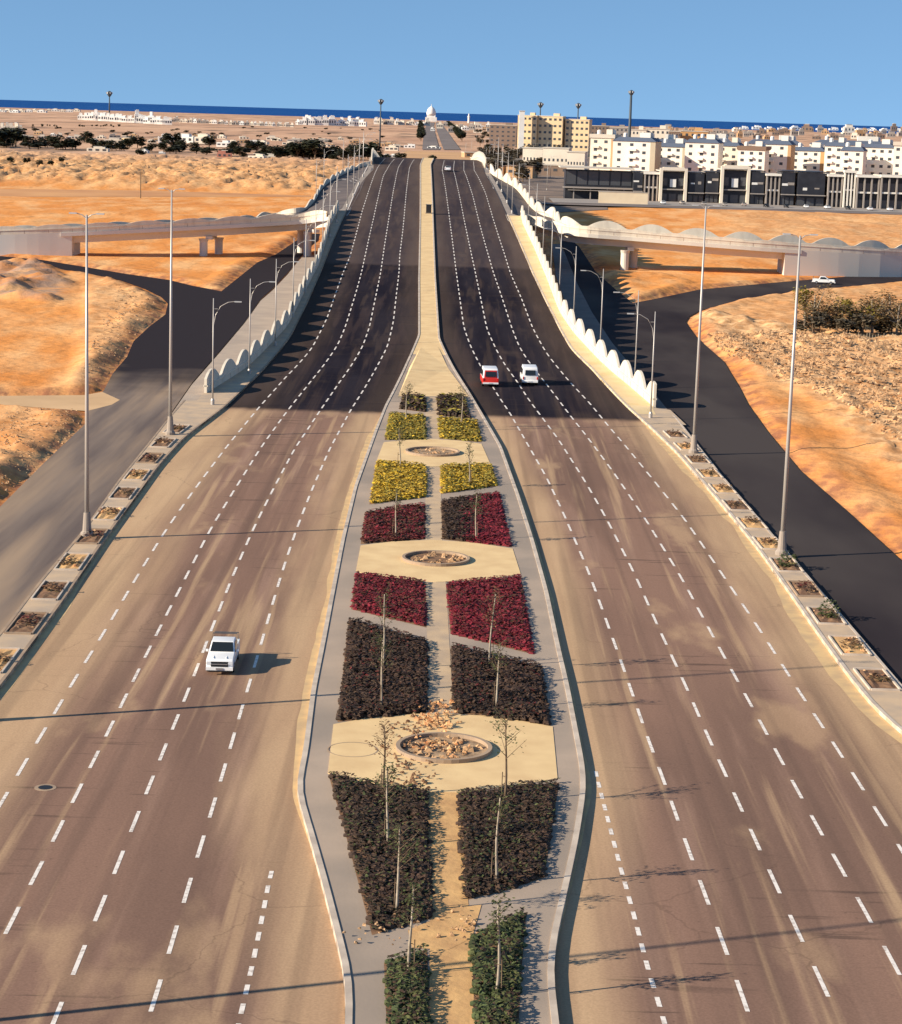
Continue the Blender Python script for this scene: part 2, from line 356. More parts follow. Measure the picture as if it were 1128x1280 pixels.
# ------------------------------------------------------------------ lane lines
LL = [
 [(472,210),(465,227),(452,267),(438,320),(429,341),(418,372),(409,398),(391,434),(357,472),(326,507),(284,558),(244,611),(208,662),(172,720),(129,793),(93,850),(71,888),(49,924),(25,964),(2,1005)],
 [(485,210),(479,221),(471,255),(462,295),(452,341),(446,363),(439,386),(431,411),(423,430),(409,451),(391,474),(371,499),(357,517),(326,560),(293,613),(263,662),(233,721),(196,793),(166,853),(149,888),(131,924),(111,964),(87,1010),(63,1060),(33,1115),(4,1175)],
 [(498,210),(492,238),(486,275),(481,306),(476,341),(469,375),(462,409),(454,432),(438,459),(421,483),(402,511),(368,562),(340,615),(316,663),(290,723),(261.5,795),(239,855),(225,890),(209,928),(194,965),(174,1015),(154,1064),(132,1122),(105.5,1183),(77,1256)],
 [(512,210),(508,241),(504,286),(500,318),(499,341),(495.5,370),(492,402),(485,432),(471,459),(455,487),(439,512),(412,562),(389,615),(370,664),(350,724),(329,797),(312,855),(301,891),(290,928),(279,967),(264,1017),(249,1065),(231,1124),(213,1188),(191,1259)],
 [(553,213),(557,235),(561.6,269),(566,303),(570.6,341),(576,380),(580,409),(588,432),(597,450),(625,498),(637,515.5),(656,549),(684,598),(705,643),(736,715),(761.5,785.6),(782.6,844),(793,874),(805,910),(819,947),(835,990),(851.5,1037),(870.6,1089.5),(893,1150),(916,1211),(938,1273)],
 [(567,213),(576,252),(584,292),(594.5,341),(602.5,380),(609,412),(620,436),(632,457),(646,476),(661,499.5),(677,521),(698,549),(731,601),(757,646),(794,718.6),(825.6,790),(853,848),(867,879),(882.5,915.6),(900,953),(920,997),(941,1042.7),(965,1096),(993,1156),(1023,1219),(1049,1275)],
 [(580,213),(591,244),(603,292),(617,341),(628,373),(640,410),(649,433),(657,446),(680,476),(698,499.5),(714,521),(731,542),(766,589),(806,647.5),(853,724),(891,795),(923,853),(941,885),(960,920),(981,959),(1005,1003),(1031.5,1050.6),(1061,1103),(1094,1162),(1125,1219)],
 [(593,213),(607,241),(618,278),(630,315),(638,341),(652,373),(666,410),(681,438),(699.5,462),(718,483.6),(737,503.6),(763,535.5),(780,555),(820,604),(857.5,651),(909,727),(957,798),(994,857),(1015.6,890),(1039,924),(1063,962.5),(1091,1006),(1121,1053)],
]
def dashes(name, pts, y0, y1, dash=3.1, gap=2.65, w=.17, smooth=18, start=0.0):
    f = xcurve(pts, smooth); b = MB(); y = y0+start
    while y < y1:
        d = min(dash, y1-y); n = 2
        ys = [y, y+d/2, y+d]
        ww = w
        vs = []
        for q in ys:
            x = f(q); z = prof(q)+.028
            vs += [(x-ww/2, q, z), (x+ww/2, q, z)]
        b.add(vs, [(0, 1, 3, 2), (2, 3, 5, 4)])
        y += dash+gap
    o = b.build(name, MT['white_paint']); o['kind'] = 'structure'; return o
for i, p in enumerate(LL):
    dashes('lane_marking', p, 60, 690, start=(i*1.7) % 5, w=.18)
# solid edge lines where the ramps join, short dashes where a turning lane opens
dashes('lane_marking', [(455,214),(449,228),(441,246),(435,262),(431,272)], 500, 640, dash=140, gap=1, w=.2)
dashes('lane_marking', [(610,221),(621,244),(632.5,267),(637,278)], 500, 640, dash=140, gap=1, w=.2)
dashes('lane_marking', [(336,1105),(328,1147),(319,1192),(302,1266)], 70, 94, dash=.95, gap=.9, w=.2, smooth=5)
dashes('lane_marking', [(747,975),(759,1021),(775,1082),(793,1146),(811,1215),(827,1265)], 70, 110.5, dash=.95, gap=.9, w=.2, smooth=5)
# ------------------------------------------------------------------ median and central island
YI = 300.0   # above this the island is only the narrow median
ribbon('pavement', M_L, M_R, 40, 300, .25, MT['pave'], 1.5, 4, .3)
ribbon('pavement', M_L, M_R, 300, 700, .25, MT['cream'], 4, 2, .3)
ribbon('pavement', M_L, M_R, 700, YE, .25, MT['cream'], 8, 2, .3)
sweep_kerb('kerb', M_L, 40, YE, 0, .28, .30, MT['kerb'], 2, 1)
sweep_kerb('kerb', M_R, 40, YE, 0, .28, .30, MT['kerb'], 2, -1)
def sheet(name, pts, zo, m, kind='structure', parent=None, thick=0.0, label=None):
    P = [WR(*p) for p in pts]
    # winding to +z
    A = sum(P[i].x*P[(i+1) % len(P)].y-P[(i+1) % len(P)].x*P[i].y for i in range(len(P)))
    if A < 0: P.reverse()
    b = MB(); n = len(P); vs = [(p.x, p.y, p.z+zo) for p in P]; fs = [tuple(range(n))]
    if thick:
        vs += [(p.x, p.y, p.z+zo-thick) for p in P]
        fs += [(i, n+i, n+(i+1) % n, (i+1) % n) for i in range(n)]
    b.add(vs, fs); o = b.build(name, m, parent)
    if kind: o['kind'] = kind
    return o
# cream strip at the island's tip, garden spine, sand path
sheet('path', [(526,436),(548,436),(560,462),(586,498),(498,498),(512,462)], .262, MT['cream'])
sheet('path', [(532,499),(548,499),(550,560),(551,600),(553,690),(558,740),(566,880),(568,900),(533,900),(534,800),(532,735),(532,600)], .262, mat('spine_paving', (.58, .42, .26), (.44, .33, .23), .85, .6, .004, 5))
sheet('path', [(533,980),(572,980),(578,1060),(586,1140),(590,1200),(594,1300),(536,1300),(538,1150),(536,1060)], .262, MT['sandpath'])
sheet('path', [(541,1157),(586,1140),(602,1138),(590,1180),(560,1195),(515,1192),(510,1170)], .268, MT['sandpath'])
sheet('kerb', [(506,434),(507,434),(528,430),(528,498),(526,498)], .27, MT['cream']) if False else None
discs = [
 ('upper', [(480,556),(510,553),(541,552),(575,554),(602,558),(613,583),(575,586),(541,587),(505,584),(471,579)], (541,569), 2.75),
 ('middle', [(451,686),(490,681),(541,679),(590,682),(641,690),(651,722),(605,729),(545,732),(490,727),(445,719)], (545,704), 2.6),
 ('lower', [(417,911),(460,903),(520,898),(560,898),(620,901),(691,914),(697,979),(640,989),(571,997),(535,996),(480,988),(410,973)], (555,943), 2.6)]
for nm, pts, c, r in discs:
    sheet('pavement', pts, .275, MT['cream'], thick=.05)
random.seed(5)
def rock(b, c, s, rng_=random):
    v = []; import itertools
    for dx, dy, dz in itertools.product((-1, 1), (-1, 1), (-1, 1)):
        k_ = .42 if dz > 0 else 1.0; v.append((c[0]+dx*s*rng_.uniform(.2, .62)*k_, c[1]+dy*s*rng_.uniform(.2, .62)*k_, c[2]+max(dz, -.3)*s*rng_.uniform(.15, .5)))
    b.add(v, [(0, 1, 3, 2), (4, 6, 7, 5), (0, 4, 5, 1), (2, 3, 7, 6), (0, 2, 6, 4), (1, 5, 7, 3)])
for i, (nm, pts, c, r) in enumerate(discs):
    p = WR(*c)
    t = thing('round_planter', (p.x, p.y, .275), {'upper': 'low round planter ring on the farthest cream disc between yellow shrubs', 'middle': 'low round planter ring on the cream disc between crimson flower beds', 'lower': 'wide round planter ring on the nearest cream disc, half buried in rubble'}[nm], 'planter', 'round planters along the island')
    b = MB(); n = 40
    for (r0, r1, h) in ((r-.22, r, .22),):
        vs = []; fs = []
        for k in range(n):
            a = 2*math.pi*k/n; ca, sa = math.cos(a), math.sin(a)
            vs += [(r1*ca, r1*sa, 0), (r1*ca, r1*sa, h), (r0*ca, r0*sa, h), (r0*ca, r0*sa, .0)]
        for k in range(n):
            q = (k+1) % n
            for j in range(3): fs.append((4*k+j, 4*q+j, 4*q+j+1, 4*k+j+1))
        b.add(vs, fs)
    b.build('rim', MT['kerbdark'] if nm != 'lower' else MT['kerbdark'], t)
    b = MB(); b.add([(math.cos(2*math.pi*k/24)*(r-.23), math.sin(2*math.pi*k/24)*(r-.23), .02) for k in range(24)], [tuple(range(24))])
    b.build('soil', MT['soil'] if nm == 'middle' else mat('planter_fill', (.48, .33, .2), (.2, .13, .08), .95, 1.1, .05, 3), t)
    b = MB()
    for k in range(46):
        a = random.uniform(0, 6.28); q = (r-.5)*math.sqrt(random.random()); rock(b, (q*math.cos(a), q*math.sin(a), .05), random.uniform(.15, .5))
    b.build('rubble', MT['rock'], t)
# thin drawn ring on the nearest disc
p = WR(441, 943)
b = MB(); vs = []; fs = []
for k in range(32):
    a = 2*math.pi*k/32
    for rr in (1.30, 1.38): vs.append((p.x+rr*math.cos(a), p.y+rr*1.0*math.sin(a), .281))
for k in range(32):
    q = (k+1) % 32; fs.append((2*k, 2*k+1, 2*q+1, 2*q))
b.add(vs, fs); o = b.build('paving_joint', MT['kerbdark']); o['kind'] = 'structure'
# ------------------------------------------------------------------ hedge beds
def inpoly(x, y, P):
    c = False; n = len(P); j = n-1
    for i in range(n):
        if (P[i][1] > y) != (P[j][1] > y) and x < (P[j][0]-P[i][0])*(y-P[i][1])/(P[j][1]-P[i][1])+P[i][0]: c = not c
        j = i
    return c
def edge_dist(x, y, P):
    best = 9e9; n = len(P)
    for i in range(n):
        ax, ay = P[i]; bx, by = P[(i+1) % n]; dx = bx-ax; dy = by-ay; t = max(0, min(1, ((x-ax)*dx+(y-ay)*dy)/(dx*dx+dy*dy+1e-9)))
        best = min(best, math.hypot(x-ax-t*dx, y-ay-t*dy))
    return best
def leaf(b, c, s, m=0, rnd=random):
    th = rnd.uniform(0, 6.28); tl = rnd.uniform(-.9, .9); u = Vector((math.cos(th), math.sin(th), math.sin(tl)*.6)).normalized()
    w = u.cross(Vector((rnd.uniform(-.5, .5), rnd.uniform(-.5, .5), 1))).normalized(); c = Vector(c)
    b.add([c-u*s, c+w*s*.5, c+u*s, c-w*s*.5], [(0, 1, 2, 3)], m)
def bed(label, pts, h, m1, m2=None, dens=26, lsz=.17, f2=.3, split=None, name='flower_bed', cat='flower bed'):
    W3 = [WR(*p) for p in pts]; P = [(w.x, w.y) for w in W3]
    xs = [p[0] for p in P]; ys = [p[1] for p in P]; x0, x1, y0, y1 = min(xs), max(xs), min(ys), max(ys)
    cx, cy = (x0+x1)/2, (y0+y1)/2
    t = thing(name, (cx, cy, prof(cy)+.25), label, cat, 'planted beds of the central island')
    # soil
    b = MB(); b.add([(p[0], p[1], prof(p[1])+.258) for p in P], [tuple(range(len(P)))])
    b.build('soil', MT['soil'], t, world=True)
    # stems and leaves standing in a mound with clumps and hollows
    b = MB(); n = int((x1-x0)*(y1-y0)*dens*1.7)
    for _ in range(n):
        x = random.uniform(x0, x1); y = random.uniform(y0, y1)
        if not inpoly(x, y, P): continue
        ed = edge_dist(x, y, P)
        if ed < random.random()**3*.25: continue
        nz = float(fbm(np.array([x*1.1+50]), np.array([y*1.1+90]), 3)[0])
        if nz < .22 and random.random() < .6: continue
        hh = h*(.5+nz*.95)*min(1, .6+ed*1.2)
        z = prof(y)+.25+hh*(1.04-random.random()**2*.9)
        mm = 1 if (m2 and (random.random() < f2 if split is None else split(x-x0, y-y0, x1-x0, y1-y0)+random.uniform(-.25, .25) > .5)) else 0
        leaf(b, (x, y, z), lsz*random.uniform(.6, 1.5), mm)
    # twiggy solid core so that soil only shows through gaps
    nx = max(2, int((x1-x0)/.4)); ny = max(2, int((y1-y0)/.4))
    for i in range(nx):
        for j in range(ny):
            x = x0+(i+.5+random.uniform(-.3, .3))*(x1-x0)/nx; y = y0+(j+.5+random.uniform(-.3, .3))*(y1-y0)/ny
            if inpoly(x, y, P) and edge_dist(x, y, P) > .08:
                nz = float(fbm(np.array([x*1.1+50]), np.array([y*1.1+90]), 3)[0])
                if nz < .2: continue
                hh = h*(.45+nz*.8)*min(1, .6+edge_dist(x, y, P)*1.2)
                b.lathe((x, y, prof(y)+.2), [(.2, 0), (.27, hh*.4), (.12, hh*.78)], 5, 1 if (m2 and split and split(x-x0, y-y0, x1-x0, y1-y0) > .5) else 0)
    b.build('foliage', [m1, m2] if m2 else [m1], t, world=True)
    return t
bed('small dull brown hedge bed at the island tip, left of the path', [(503,498),(532,499),(532,518),(500,514)], .6, MT['l_dark'], MT['l_olive'], 8, .3, .35, cat='hedge bed')
bed('small dull brown hedge bed at the island tip, right of the path', [(547,499),(580,499),(588,526),(547,522)], .6, MT['l_dark'], MT['l_olive'], 8, .3, .35, cat='hedge bed')
bed('olive green shrub bed just beyond the farthest cream disc, left of the path', [(487,521),(532,524),(533,553),(481,553)], .42, MT['l_olive'], MT['l_yel'], 24, .18, .35)
bed('olive yellow shrub bed just beyond the farthest cream disc, right of the path', [(547,526),(597,530),(602,556),(549,551)], .42, MT['l_olive'], MT['l_yel'], 24, .18, .5)
bed('bright yellow shrub bed left of the path, before the farthest cream disc', [(471,581),(533,587),(533,625),(462,634)], .42, MT['l_yel'], MT['l_olive'], 30, .16, .2)
bed('yellow green shrub bed right of the path, before the farthest cream disc', [(551,587),(615,585),(622,611),(551,621)], .42, MT['l_yel'], MT['l_olive'], 30, .16, .5)
bed('dark crimson flower bed left of the path, beyond the middle cream disc', [(457,645),(532,634),(531,678),(451,684)], .35, MT['l_redd'], MT['l_red'], 34, .14, .35)
bed('flower bed half dark green and half crimson, beyond the middle cream disc', [(552,630),(624,620),(640,688),(553,678)], .35, MT['l_dark'], MT['l_red'], 34, .14, split=lambda u, v, w, h: u/w+(.5-v/h)*.3)
bed('crimson flower bed left of the path, nearer than the middle cream disc', [(445,721),(532,733),(533,789),(439,766)], .35, MT['l_red'], MT['l_redd'], 42, .13, .45)
bed('bright crimson flower bed right of the path, nearer than the middle cream disc', [(558,735),(651,725),(668,823),(563,797)], .35, MT['l_red'], MT['l_redd'], 42, .13, .3)
bed('near black hedge bed beyond the nearest cream disc, left of the path', [(436,781),(535,808),(533,897),(422,908)], .5, MT['l_dark'], MT['l_redd'], 46, .12, .12, cat='hedge bed')
bed('near black hedge bed beyond the nearest cream disc, right of the path', [(564,812),(677,841),(688,913),(566,896)], .5, MT['l_dark'], MT['l_redd'], 46, .12, .12, cat='hedge bed')
bed('long dark hedge bed before the nearest cream disc, left of the sand path', [(411,975),(480,990),(536,997),(538,1060),(540,1155),(465,1176),(435,1060)], .48, MT['l_dark'], MT['l_green'], 60, .10, .15, cat='hedge bed')
bed('long dark hedge bed before the nearest cream disc, right of the sand path', [(571,999),(640,991),(699,984),(680,1104),(632,1120),(578,1133)], .48, MT['l_dark'], MT['l_green'], 60, .10, .15, cat='hedge bed')
bed('green hedge bed at the near end of the island, left of the sand path', [(480,1211),(534,1194),(536,1240),(538,1310),(484,1310)], .5, MT['l_green'], MT['l_dark'], 64, .10, .35, cat='hedge bed')
bed('green hedge bed at the near end of the island, right of the sand path', [(587,1180),(658,1147),(652,1220),(647,1310),(594,1310)], .5, MT['l_green'], MT['l_dark'], 64, .10, .35, cat='hedge bed')
# loose rubble thrown on the nearest disc, spilling from the path
def rubble(label, spots, n, s0, s1, m=None):
    P = [WR(*s) for s in spots]; c = sum(P, Vector())/len(P)
    t = thing('rubble_heap', (c.x, c.y, .27), label, 'rubble'); b = MB()
    for _ in range(n):
        i = random.randrange(len(P)-1); k = random.random(); q = P[i].lerp(P[i+1], k)
        rock(b, (q.x+random.gauss(0, .55), q.y+random.gauss(0, 1.0), .30+random.random()*.18), random.uniform(s0, s1))
    o = b.build('rubble', m or MT['brick'], t, world=True); return t
rubble('heap of broken orange bricks in the path above the nearest cream disc', [(545,885),(550,905),(545,915)], 150, .1, .3)
rubble('stones and plant debris scattered on the left half of the nearest cream disc', [(500,915),(528,925),(505,960),(512,985),(530,985)], 150, .08, .26, MT['soil'])
rubble('broken bricks spilled from the wide planter ring on the nearest disc', [(515,935),(545,940),(575,945)], 90, .1, .28)
rubble('small heap of dark stones beside the sand path near the bottom', [(574,1158),(583,1168),(577,1178)], 30, .08, .26, MT['rock'])
rubble('scattered stones at the left corner between the dark and green hedges', [(470,1180),(490,1165),(482,1190),(500,1162)], 28, .07, .2, MT['rock'])
# ------------------------------------------------------------------ saplings
def sapling_mesh(seed, h, crown, lean):
    rnd = random.Random(seed); tr = MB(); pts = []; n = 6
    for i in range(n+1):
        t = i/n; pts.append((lean*t*t*h+math.sin(t*5+seed)*.05, math.sin(t*4+seed*2)*.06, h*t*.95))
    tr.tube(pts, [.075-.045*i/n for i in range(n+1)], 7)
    cr = MB(); br = MB()
    for k in range(13):
        t = .5+.48*k/13; z = h*t; a = rnd.uniform(0, 6.28); l = (crown+.35)*rnd.uniform(.5, 1.1)*(1.35-t)
        p = Vector((lean*t*t*h, 0, z)); q = p+Vector((math.cos(a)*l, math.sin(a)*l, l*1.0))
        br.tube([p, q], [.02, .008], 4)
        for _ in range(17):
            c = p.lerp(q, rnd.uniform(.3, 1.1))+Vector((rnd.gauss(0, .13), rnd.gauss(0, .13), rnd.gauss(0, .14)))
            leaf(cr, c, rnd.uniform(.045, .12), 0, rnd)
    sk = MB(); sk.tube([(.22, .05, 0), (.20, .04, 1.5)], .025, 5); sk.tube([(.2, .04, 1.3), (.0, 0, 1.3)], .02, 4)
    return tr, br, cr, sk
saps = [((508,530),4.2,1.0,'slender leafy sapling at the island tip beside the small brown hedge, left'), ((500,588),4.0,.6,'thin bare sapling at the edge of the farthest disc, left of the path'),
 ((494,675),4.0,.35,'thin bare sapling in the dark crimson bed left of the path'), ((479,842),5.0,.9,'sapling with a small green crown, farthest in the near black hedge on the left'),
 ((476,892),4.3,1.0,'sapling with a bushy green crown at the near edge of the black hedge, left'), ((480,1002),3.9,.5,'brown sapling with a wispy top standing at the left of the nearest disc'),
 ((484,1065),4.0,.6,'pale leaning sapling in the long dark hedge on the left'), ((497,1148),3.9,1.2,'sapling with a full green crown at the near edge of the long dark hedge, left'),
 ((512,1225),3.8,.3,'bare thin sapling in the near green hedge on the left'), ((577,535),4.2,1.0,'slender leafy sapling at the island tip beside the small brown hedge, right'),
 ((586,610),4.0,.5,'thin sapling in the yellow green bed right of the path'), ((595,678),4.0,.4,'thin bare sapling in the half crimson bed right of the path'),
 ((612,838),4.9,.9,'sapling with brownish crown between the crimson bed and the black hedge, right'), ((621,890),4.0,.5,'pale straight sapling in the near black hedge right of the path'),
 ((631,1008),4.4,1.2,'brown sapling with a spreading green top on the right of the nearest disc'), ((620,1112),4.3,.7,'pale sapling in the long dark hedge right of the sand path'),
 ((620,1252),4.2,.35,'bare thin sapling in the near green hedge on the right')]
for i, (px, h, cr_, lab) in enumerate(saps):
    p = WR(*px); t = thing('sapling', (p.x, p.y, p.z+.25), lab, 'young tree', 'saplings planted on the island', random.uniform(0, 6))
    a, br_, c, sk_ = sapling_mesh(i+3, h, cr_, random.uniform(-.05, .05)); sk_.build('stake', MT['bark'], t)
    a.build('trunk', MT['trunkw'] if i not in (5, 14) else MT['bark'], t, smooth=True); br_.build('branches', MT['bark'], t); c.build('crown', MT['l_sap'] if i not in (5, 12) else MT['l_dry'], t)
# ------------------------------------------------------------------ service roads, strips
def gpoly(name, pts, z, m, kind='structure', sub=None):
    P = [Wp(*p) if len(p) == 2 else Vector(p[:2]+(0,)) for p in pts]
    A = sum(P[i].x*P[(i+1) % len(P)].y-P[(i+1) % len(P)].x*P[i].y for i in range(len(P)))
    if A < 0: P.reverse()
    bm = bmesh.new(); vs = [bm.verts.new((p.x, p.y, z)) for p in P]; f = bm.faces.new(vs)
    bmesh.ops.triangulate(bm, faces=[f]); me = bpy.data.meshes.new(name); bm.to_mesh(me); bm.free()
    o = link(name, me, m); o['kind'] = kind; return o
def smooth_poly(pts, it=1):
    return pts
LSV = [(0,634),(53,581),(109,528),(106,512),(120,500),(130,488),(141,467),(159,446),(167,427),(186,409),(207,393),(210,379.6),(202,371.7),(180.5,361),(149,350),(106,341),(53,334.5),(0,328),
       (-160,318),(-160,311),(0,320),(53,325),(111.5,334.5),(159,342.5),(212,350),(240,357),(277,364),(322,328),(345,318),(360,308),(372,300),(388,292),(400,292),(398,300),(388,308),(379,318),(371,327),(360,341),(341,361),(326,374),(306,402.5),(274,440),(240,479),(215,515),(187,555),(147,605),(106,664),(50,730),(0,796),(-60,880),(-220,1120),(-420,1120),(-240,880)]
RSV = [(1128,862),(1050,770),(975,682),(900,594),(850,530),(833,510),(800,470),(765,428),(740,390),(722,355),(707,318),(700,300),(712,298),(724,308),(745,340),(770,362),(791,379),(822,373),(874,362),(977,352.5),(1128,340),(1300,326),(1300,338),(1128,352),(995,365),(917,377),(876,388),(862,396),(858,403),(868,418),(880,430),(905,452),(925,485),(935,505),(960,540),(1000,588),(1060,640),(1128,702),(1250,812),(1560,1120),(1340,1120)]
mL = mat('dusty_asphalt', (.14, .11, .10), (.24, .185, .15), .85, .45, .004, 6, c3=(.36, .26, .18), s3=.22, stretch=(1, .055, 1), spec=.04)
mR = mat('fresh_black_asphalt', (.026, .021, .025), (.045, .036, .038), .9, .12, .004, 6, spec=.03, stretch=(1, .3, 1), c3=(.07, .058, .055), s3=.045)
nn_ = mL.node_tree.nodes; ll_ = mL.node_tree.links; bs_ = nn_['Principled BSDF']; src_ = bs_.inputs['Base Color'].links[0].from_socket
tc_ = nn_.new('ShaderNodeTexCoord'); sp_ = nn_.new('ShaderNodeSeparateXYZ'); ll_.new(tc_.outputs['Object'], sp_.inputs[0]); no_ = nn_.new('ShaderNodeTexNoise'); no_.inputs['Scale'].default_value = .12; ll_.new(tc_.outputs['Object'], no_.inputs['Vector'])
ma_ = nn_.new('ShaderNodeMath'); ma_.operation = 'MULTIPLY_ADD'; ma_.inputs[1].default_value = 30; ll_.new(no_.outputs[0], ma_.inputs[0]); ll_.new(sp_.outputs['Y'], ma_.inputs[2])
mr_ = nn_.new('ShaderNodeMapRange'); mr_.inputs[1].default_value = 268; mr_.inputs[2].default_value = 296; ll_.new(ma_.outputs[0], mr_.inputs[0])
mk_ = nn_.new('ShaderNodeMix'); mk_.data_type = 'RGBA'; mk_.inputs[7].default_value = (.030, .024, .027, 1); ll_.new(mr_.outputs[0], mk_.inputs[0]); ll_.new(src_, mk_.inputs[6]); ll_.new(mk_.outputs[2], bs_.inputs['Base Color'])
gpoly('service_road', LSV, .012, mL); gpoly('service_road', RSV, .012, mR)
# sand track crossing from the left and dust dragged on the asphalt
mtrack = mat('packed_sand', (.66, .43, .23), (.56, .36, .19), .95, .15)
TRK = [(-200,492),(0,495),(106,494),(128,490),(150,500),(140,506),(109,514),(0,506),(-200,503)]
gpoly('track', TRK, .020, mtrack)
# dusty shoulder between left service road and the retaining wall
SH_L = [(215,517),(240,481),(274,442),(306,404),(326,376),(341,363),(360,343),(371,329),(379,320),(392,318),(396,330),(380,366),(350,412),(300,470),(275,500),(250,530)]
gpoly('pavement', SH_L, .018, mat('pale_shoulder', (.36, .29, .235), (.45, .36, .28), .9, .2, .004, 5))
SH_R = [(835,517),(850,530),(833,510),(800,470),(765,428),(740,390),(722,355),(707,318),(700,305),(690,305),(695,345),(715,400),(750,440),(800,485),(822,510)]
gpoly('pavement', SH_R, .018, mat('shaded_shoulder', (.16, .13, .12), (.2, .17, .15), .9, .2, .004, 5))  # right shoulder, with the wall's shadow put into its darker colour
# raised planted strips
S_L = xcurve([(0,796),(50,730),(106,664),(147,605),(187,555),(213,522),(228,505)], 8, extra=[(-29.2,60)])
S_R = xcurve([(1128,862),(1050,770),(975,682),(900,594),(850,530),(838,516)], 8, extra=[(31,60)])
YS1 = 249
ribbon('pavement', S_L, K_L, 60, YS1, .25, MT['walkgrey'], 2.5, 1, .3)
ribbon('pavement', K_R, S_R, 60, YS1, .25, MT['walkgrey'], 2.5, 1, .3)
sweep_kerb('kerb', K_L, 60, 505, 0, .22, .28, MT['kerbdark'], 2.5, -1)  # kerb face turned from the sun: its shade is put into the dark colour
sweep_kerb('kerb', K_R, 60, 505, 0, .25, .28, MT['kerb'], 2.5, 1)
sweep_kerb('kerb', S_R, 60, YS1, 0, .2, .27, MT['kerb'], 2.5, -1)
sweep_kerb('kerb', S_L, 60, YS1, 0, .2, .27, MT['kerbdark'], 2.5, 1)
def shrub(b, c, r, h, n, rnd, m=0):
    for _ in range(n):
        a = rnd.uniform(0, 6.28); q = r*math.sqrt(rnd.random()); z = h*rnd.random()*(1-.5*(q/r)**2)
        leaf(b, (c[0]+q*math.cos(a), c[1]+q*math.sin(a), c[2]+z), rnd.uniform(.09, .2), m, rnd)
def pit(x, y, w, l, rz, label, kind, grp):
    rnd = random.Random(int(x*7+y*13)); t = thing('tree_pit', (x, y, .25), label, 'tree pit', grp, rz)
    b = MB()
    for (cx, cy, sx, sy) in ((-w/2, 0, .12, l), (w/2, 0, .12, l), (0, -l/2, w-.12, .12), (0, l/2, w-.12, .12)): b.box((cx, cy, .06), (sx, sy, .13))
    b.build('frame', MT['kerb'] if kind != 2 else MT['kerbdark'], t)
    b = MB(); n = 5; vs = []; fs = []
    for i in range(n+1):
        for j in range(n+1): vs.append(((i/n-.5)*(w-.12), (j/n-.5)*(l-.12), .012+(rnd.random()*.14 if 0 < i < n and 0 < j < n else 0)))
    for i in range(n):
        for j in range(n): a = i*(n+1)+j; fs.append((a, a+n+1, a+n+2, a+1))
    b.add(vs, fs); b.build('soil', MT['soil'] if kind != 1 else MT['sandpath'], t)
    b = MB()
    for k in range(3): rock(b, (rnd.uniform(-.4, .4)*w, rnd.uniform(-.4, .4)*l, .08), rnd.uniform(.15, .45), rnd)
    b.build('rubble', MT['brick'] if kind == 1 else MT['rock'], t)
    b = MB(); shrub(b, (rnd.uniform(-.2, .2), rnd.uniform(-.8, .8), .05), .8, .6 if kind != 3 else 1.3, 70 if kind != 3 else 200, rnd)
    shrub(b, (rnd.uniform(-.3, .3), rnd.uniform(-1.2, 1.2), .05), .6, .4, 40, rnd)
    b.build('shrub', [MT['l_dry'], MT['l_dry'], MT['l_redd'], MT['l_green']][kind], t)
pl = ['with dark dry twigs', 'filled with orange rubble', 'with a reddish brown shrub', 'with a dry brown shrub', 'with loose brown soil']
ordn = ['first', 'second', 'third', 'fourth', 'fifth', 'sixth', 'seventh', 'eighth', 'ninth', 'tenth', 'eleventh', 'twelfth', 'thirteenth']
for i in range(12):
    y = 226-i*9.8; x = (S_L(y)+K_L(y))/2; k = [0, 0, 2, 1, 0, 1, 2, 1, 0, 2, 1, 0][i]
    s = math.atan2(-(K_L(y+3)-K_L(y-3)), 6)
    pit(x, y, 1.75, 5.8, s, 'brown planting pit on the left strip, %s from the far end of its row' % ordn[i], k, 'tree pits on the left strip')
for i in range(13):
    y = 233-i*8.6; x = (S_R(y)+K_R(y))/2; k = [0, 1, 0, 1, 1, 0, 1, 1, 3, 2, 3, 1, 0][i]
    s = math.atan2(-(K_R(y+3)-K_R(y-3)), 6)
    pit(x+.1, y, 1.85, 5.0, s, 'rubble strewn planting pit on the right strip, %s from the far end of its row' % ordn[i], k, 'tree pits on the right strip')
# ------------------------------------------------------------------ tall lamp posts
def tall_lamp():
    t = thing('lamp_post', (0, 0, 0), 'x', 'lamp post', 'tall lamp posts along the planted strips')
    b = MB(); b.lathe((0, 0, 0), [(.52, 0), (.52, .25), (.36, .45), (.32, 1.1), (.26, 1.9)], 12); b.build('plinth', MT['conc'], t)
    b = MB(); b.tube([(0, 0, 1.8), (0, 0, 12), (0, 0, 25.2)], [.19, .14, .08], 10); b.build('pole', MT['steel'], t, smooth=True)
    for s in (-1, 1):
        b = MB(); b.tube([(0, 0, 24.9), (s*.35, 0, 25.2), (s*.8, 0, 25.3)], [.05, .04, .035], 6); b.build('arm', MT['steel'], t)
        b = MB(); b.box((s*1.05, 0, 25.3), (.6, .26, .1)); b.build('lamp_head', MT['lamp'], t)
    return t
tl = tall_lamp()
spots = [((109,674),'tall lamp post on the left strip, the nearer of two in view'), ((213,546),'tall lamp post on the left strip near the parapet end, the farther of two'),
         ((977,697),'tall lamp post on the right strip, the nearer of two in view'), ((867,569),'tall lamp post on the right strip near the parapet end, the farther of two')]
first = True
for (px, lab) in spots:
    o = tl if first else copy_tree(tl); first = False; p = Wp(*px); put(o, (p.x, p.y, .25), 0, lab)
for (x, y) in ((-27.6, 115), (-28, 72), (29.3, 118)):
    o = copy_tree(tl); put(o, (x, y, .25), 0, 'tall lamp post on a strip just outside the frame')
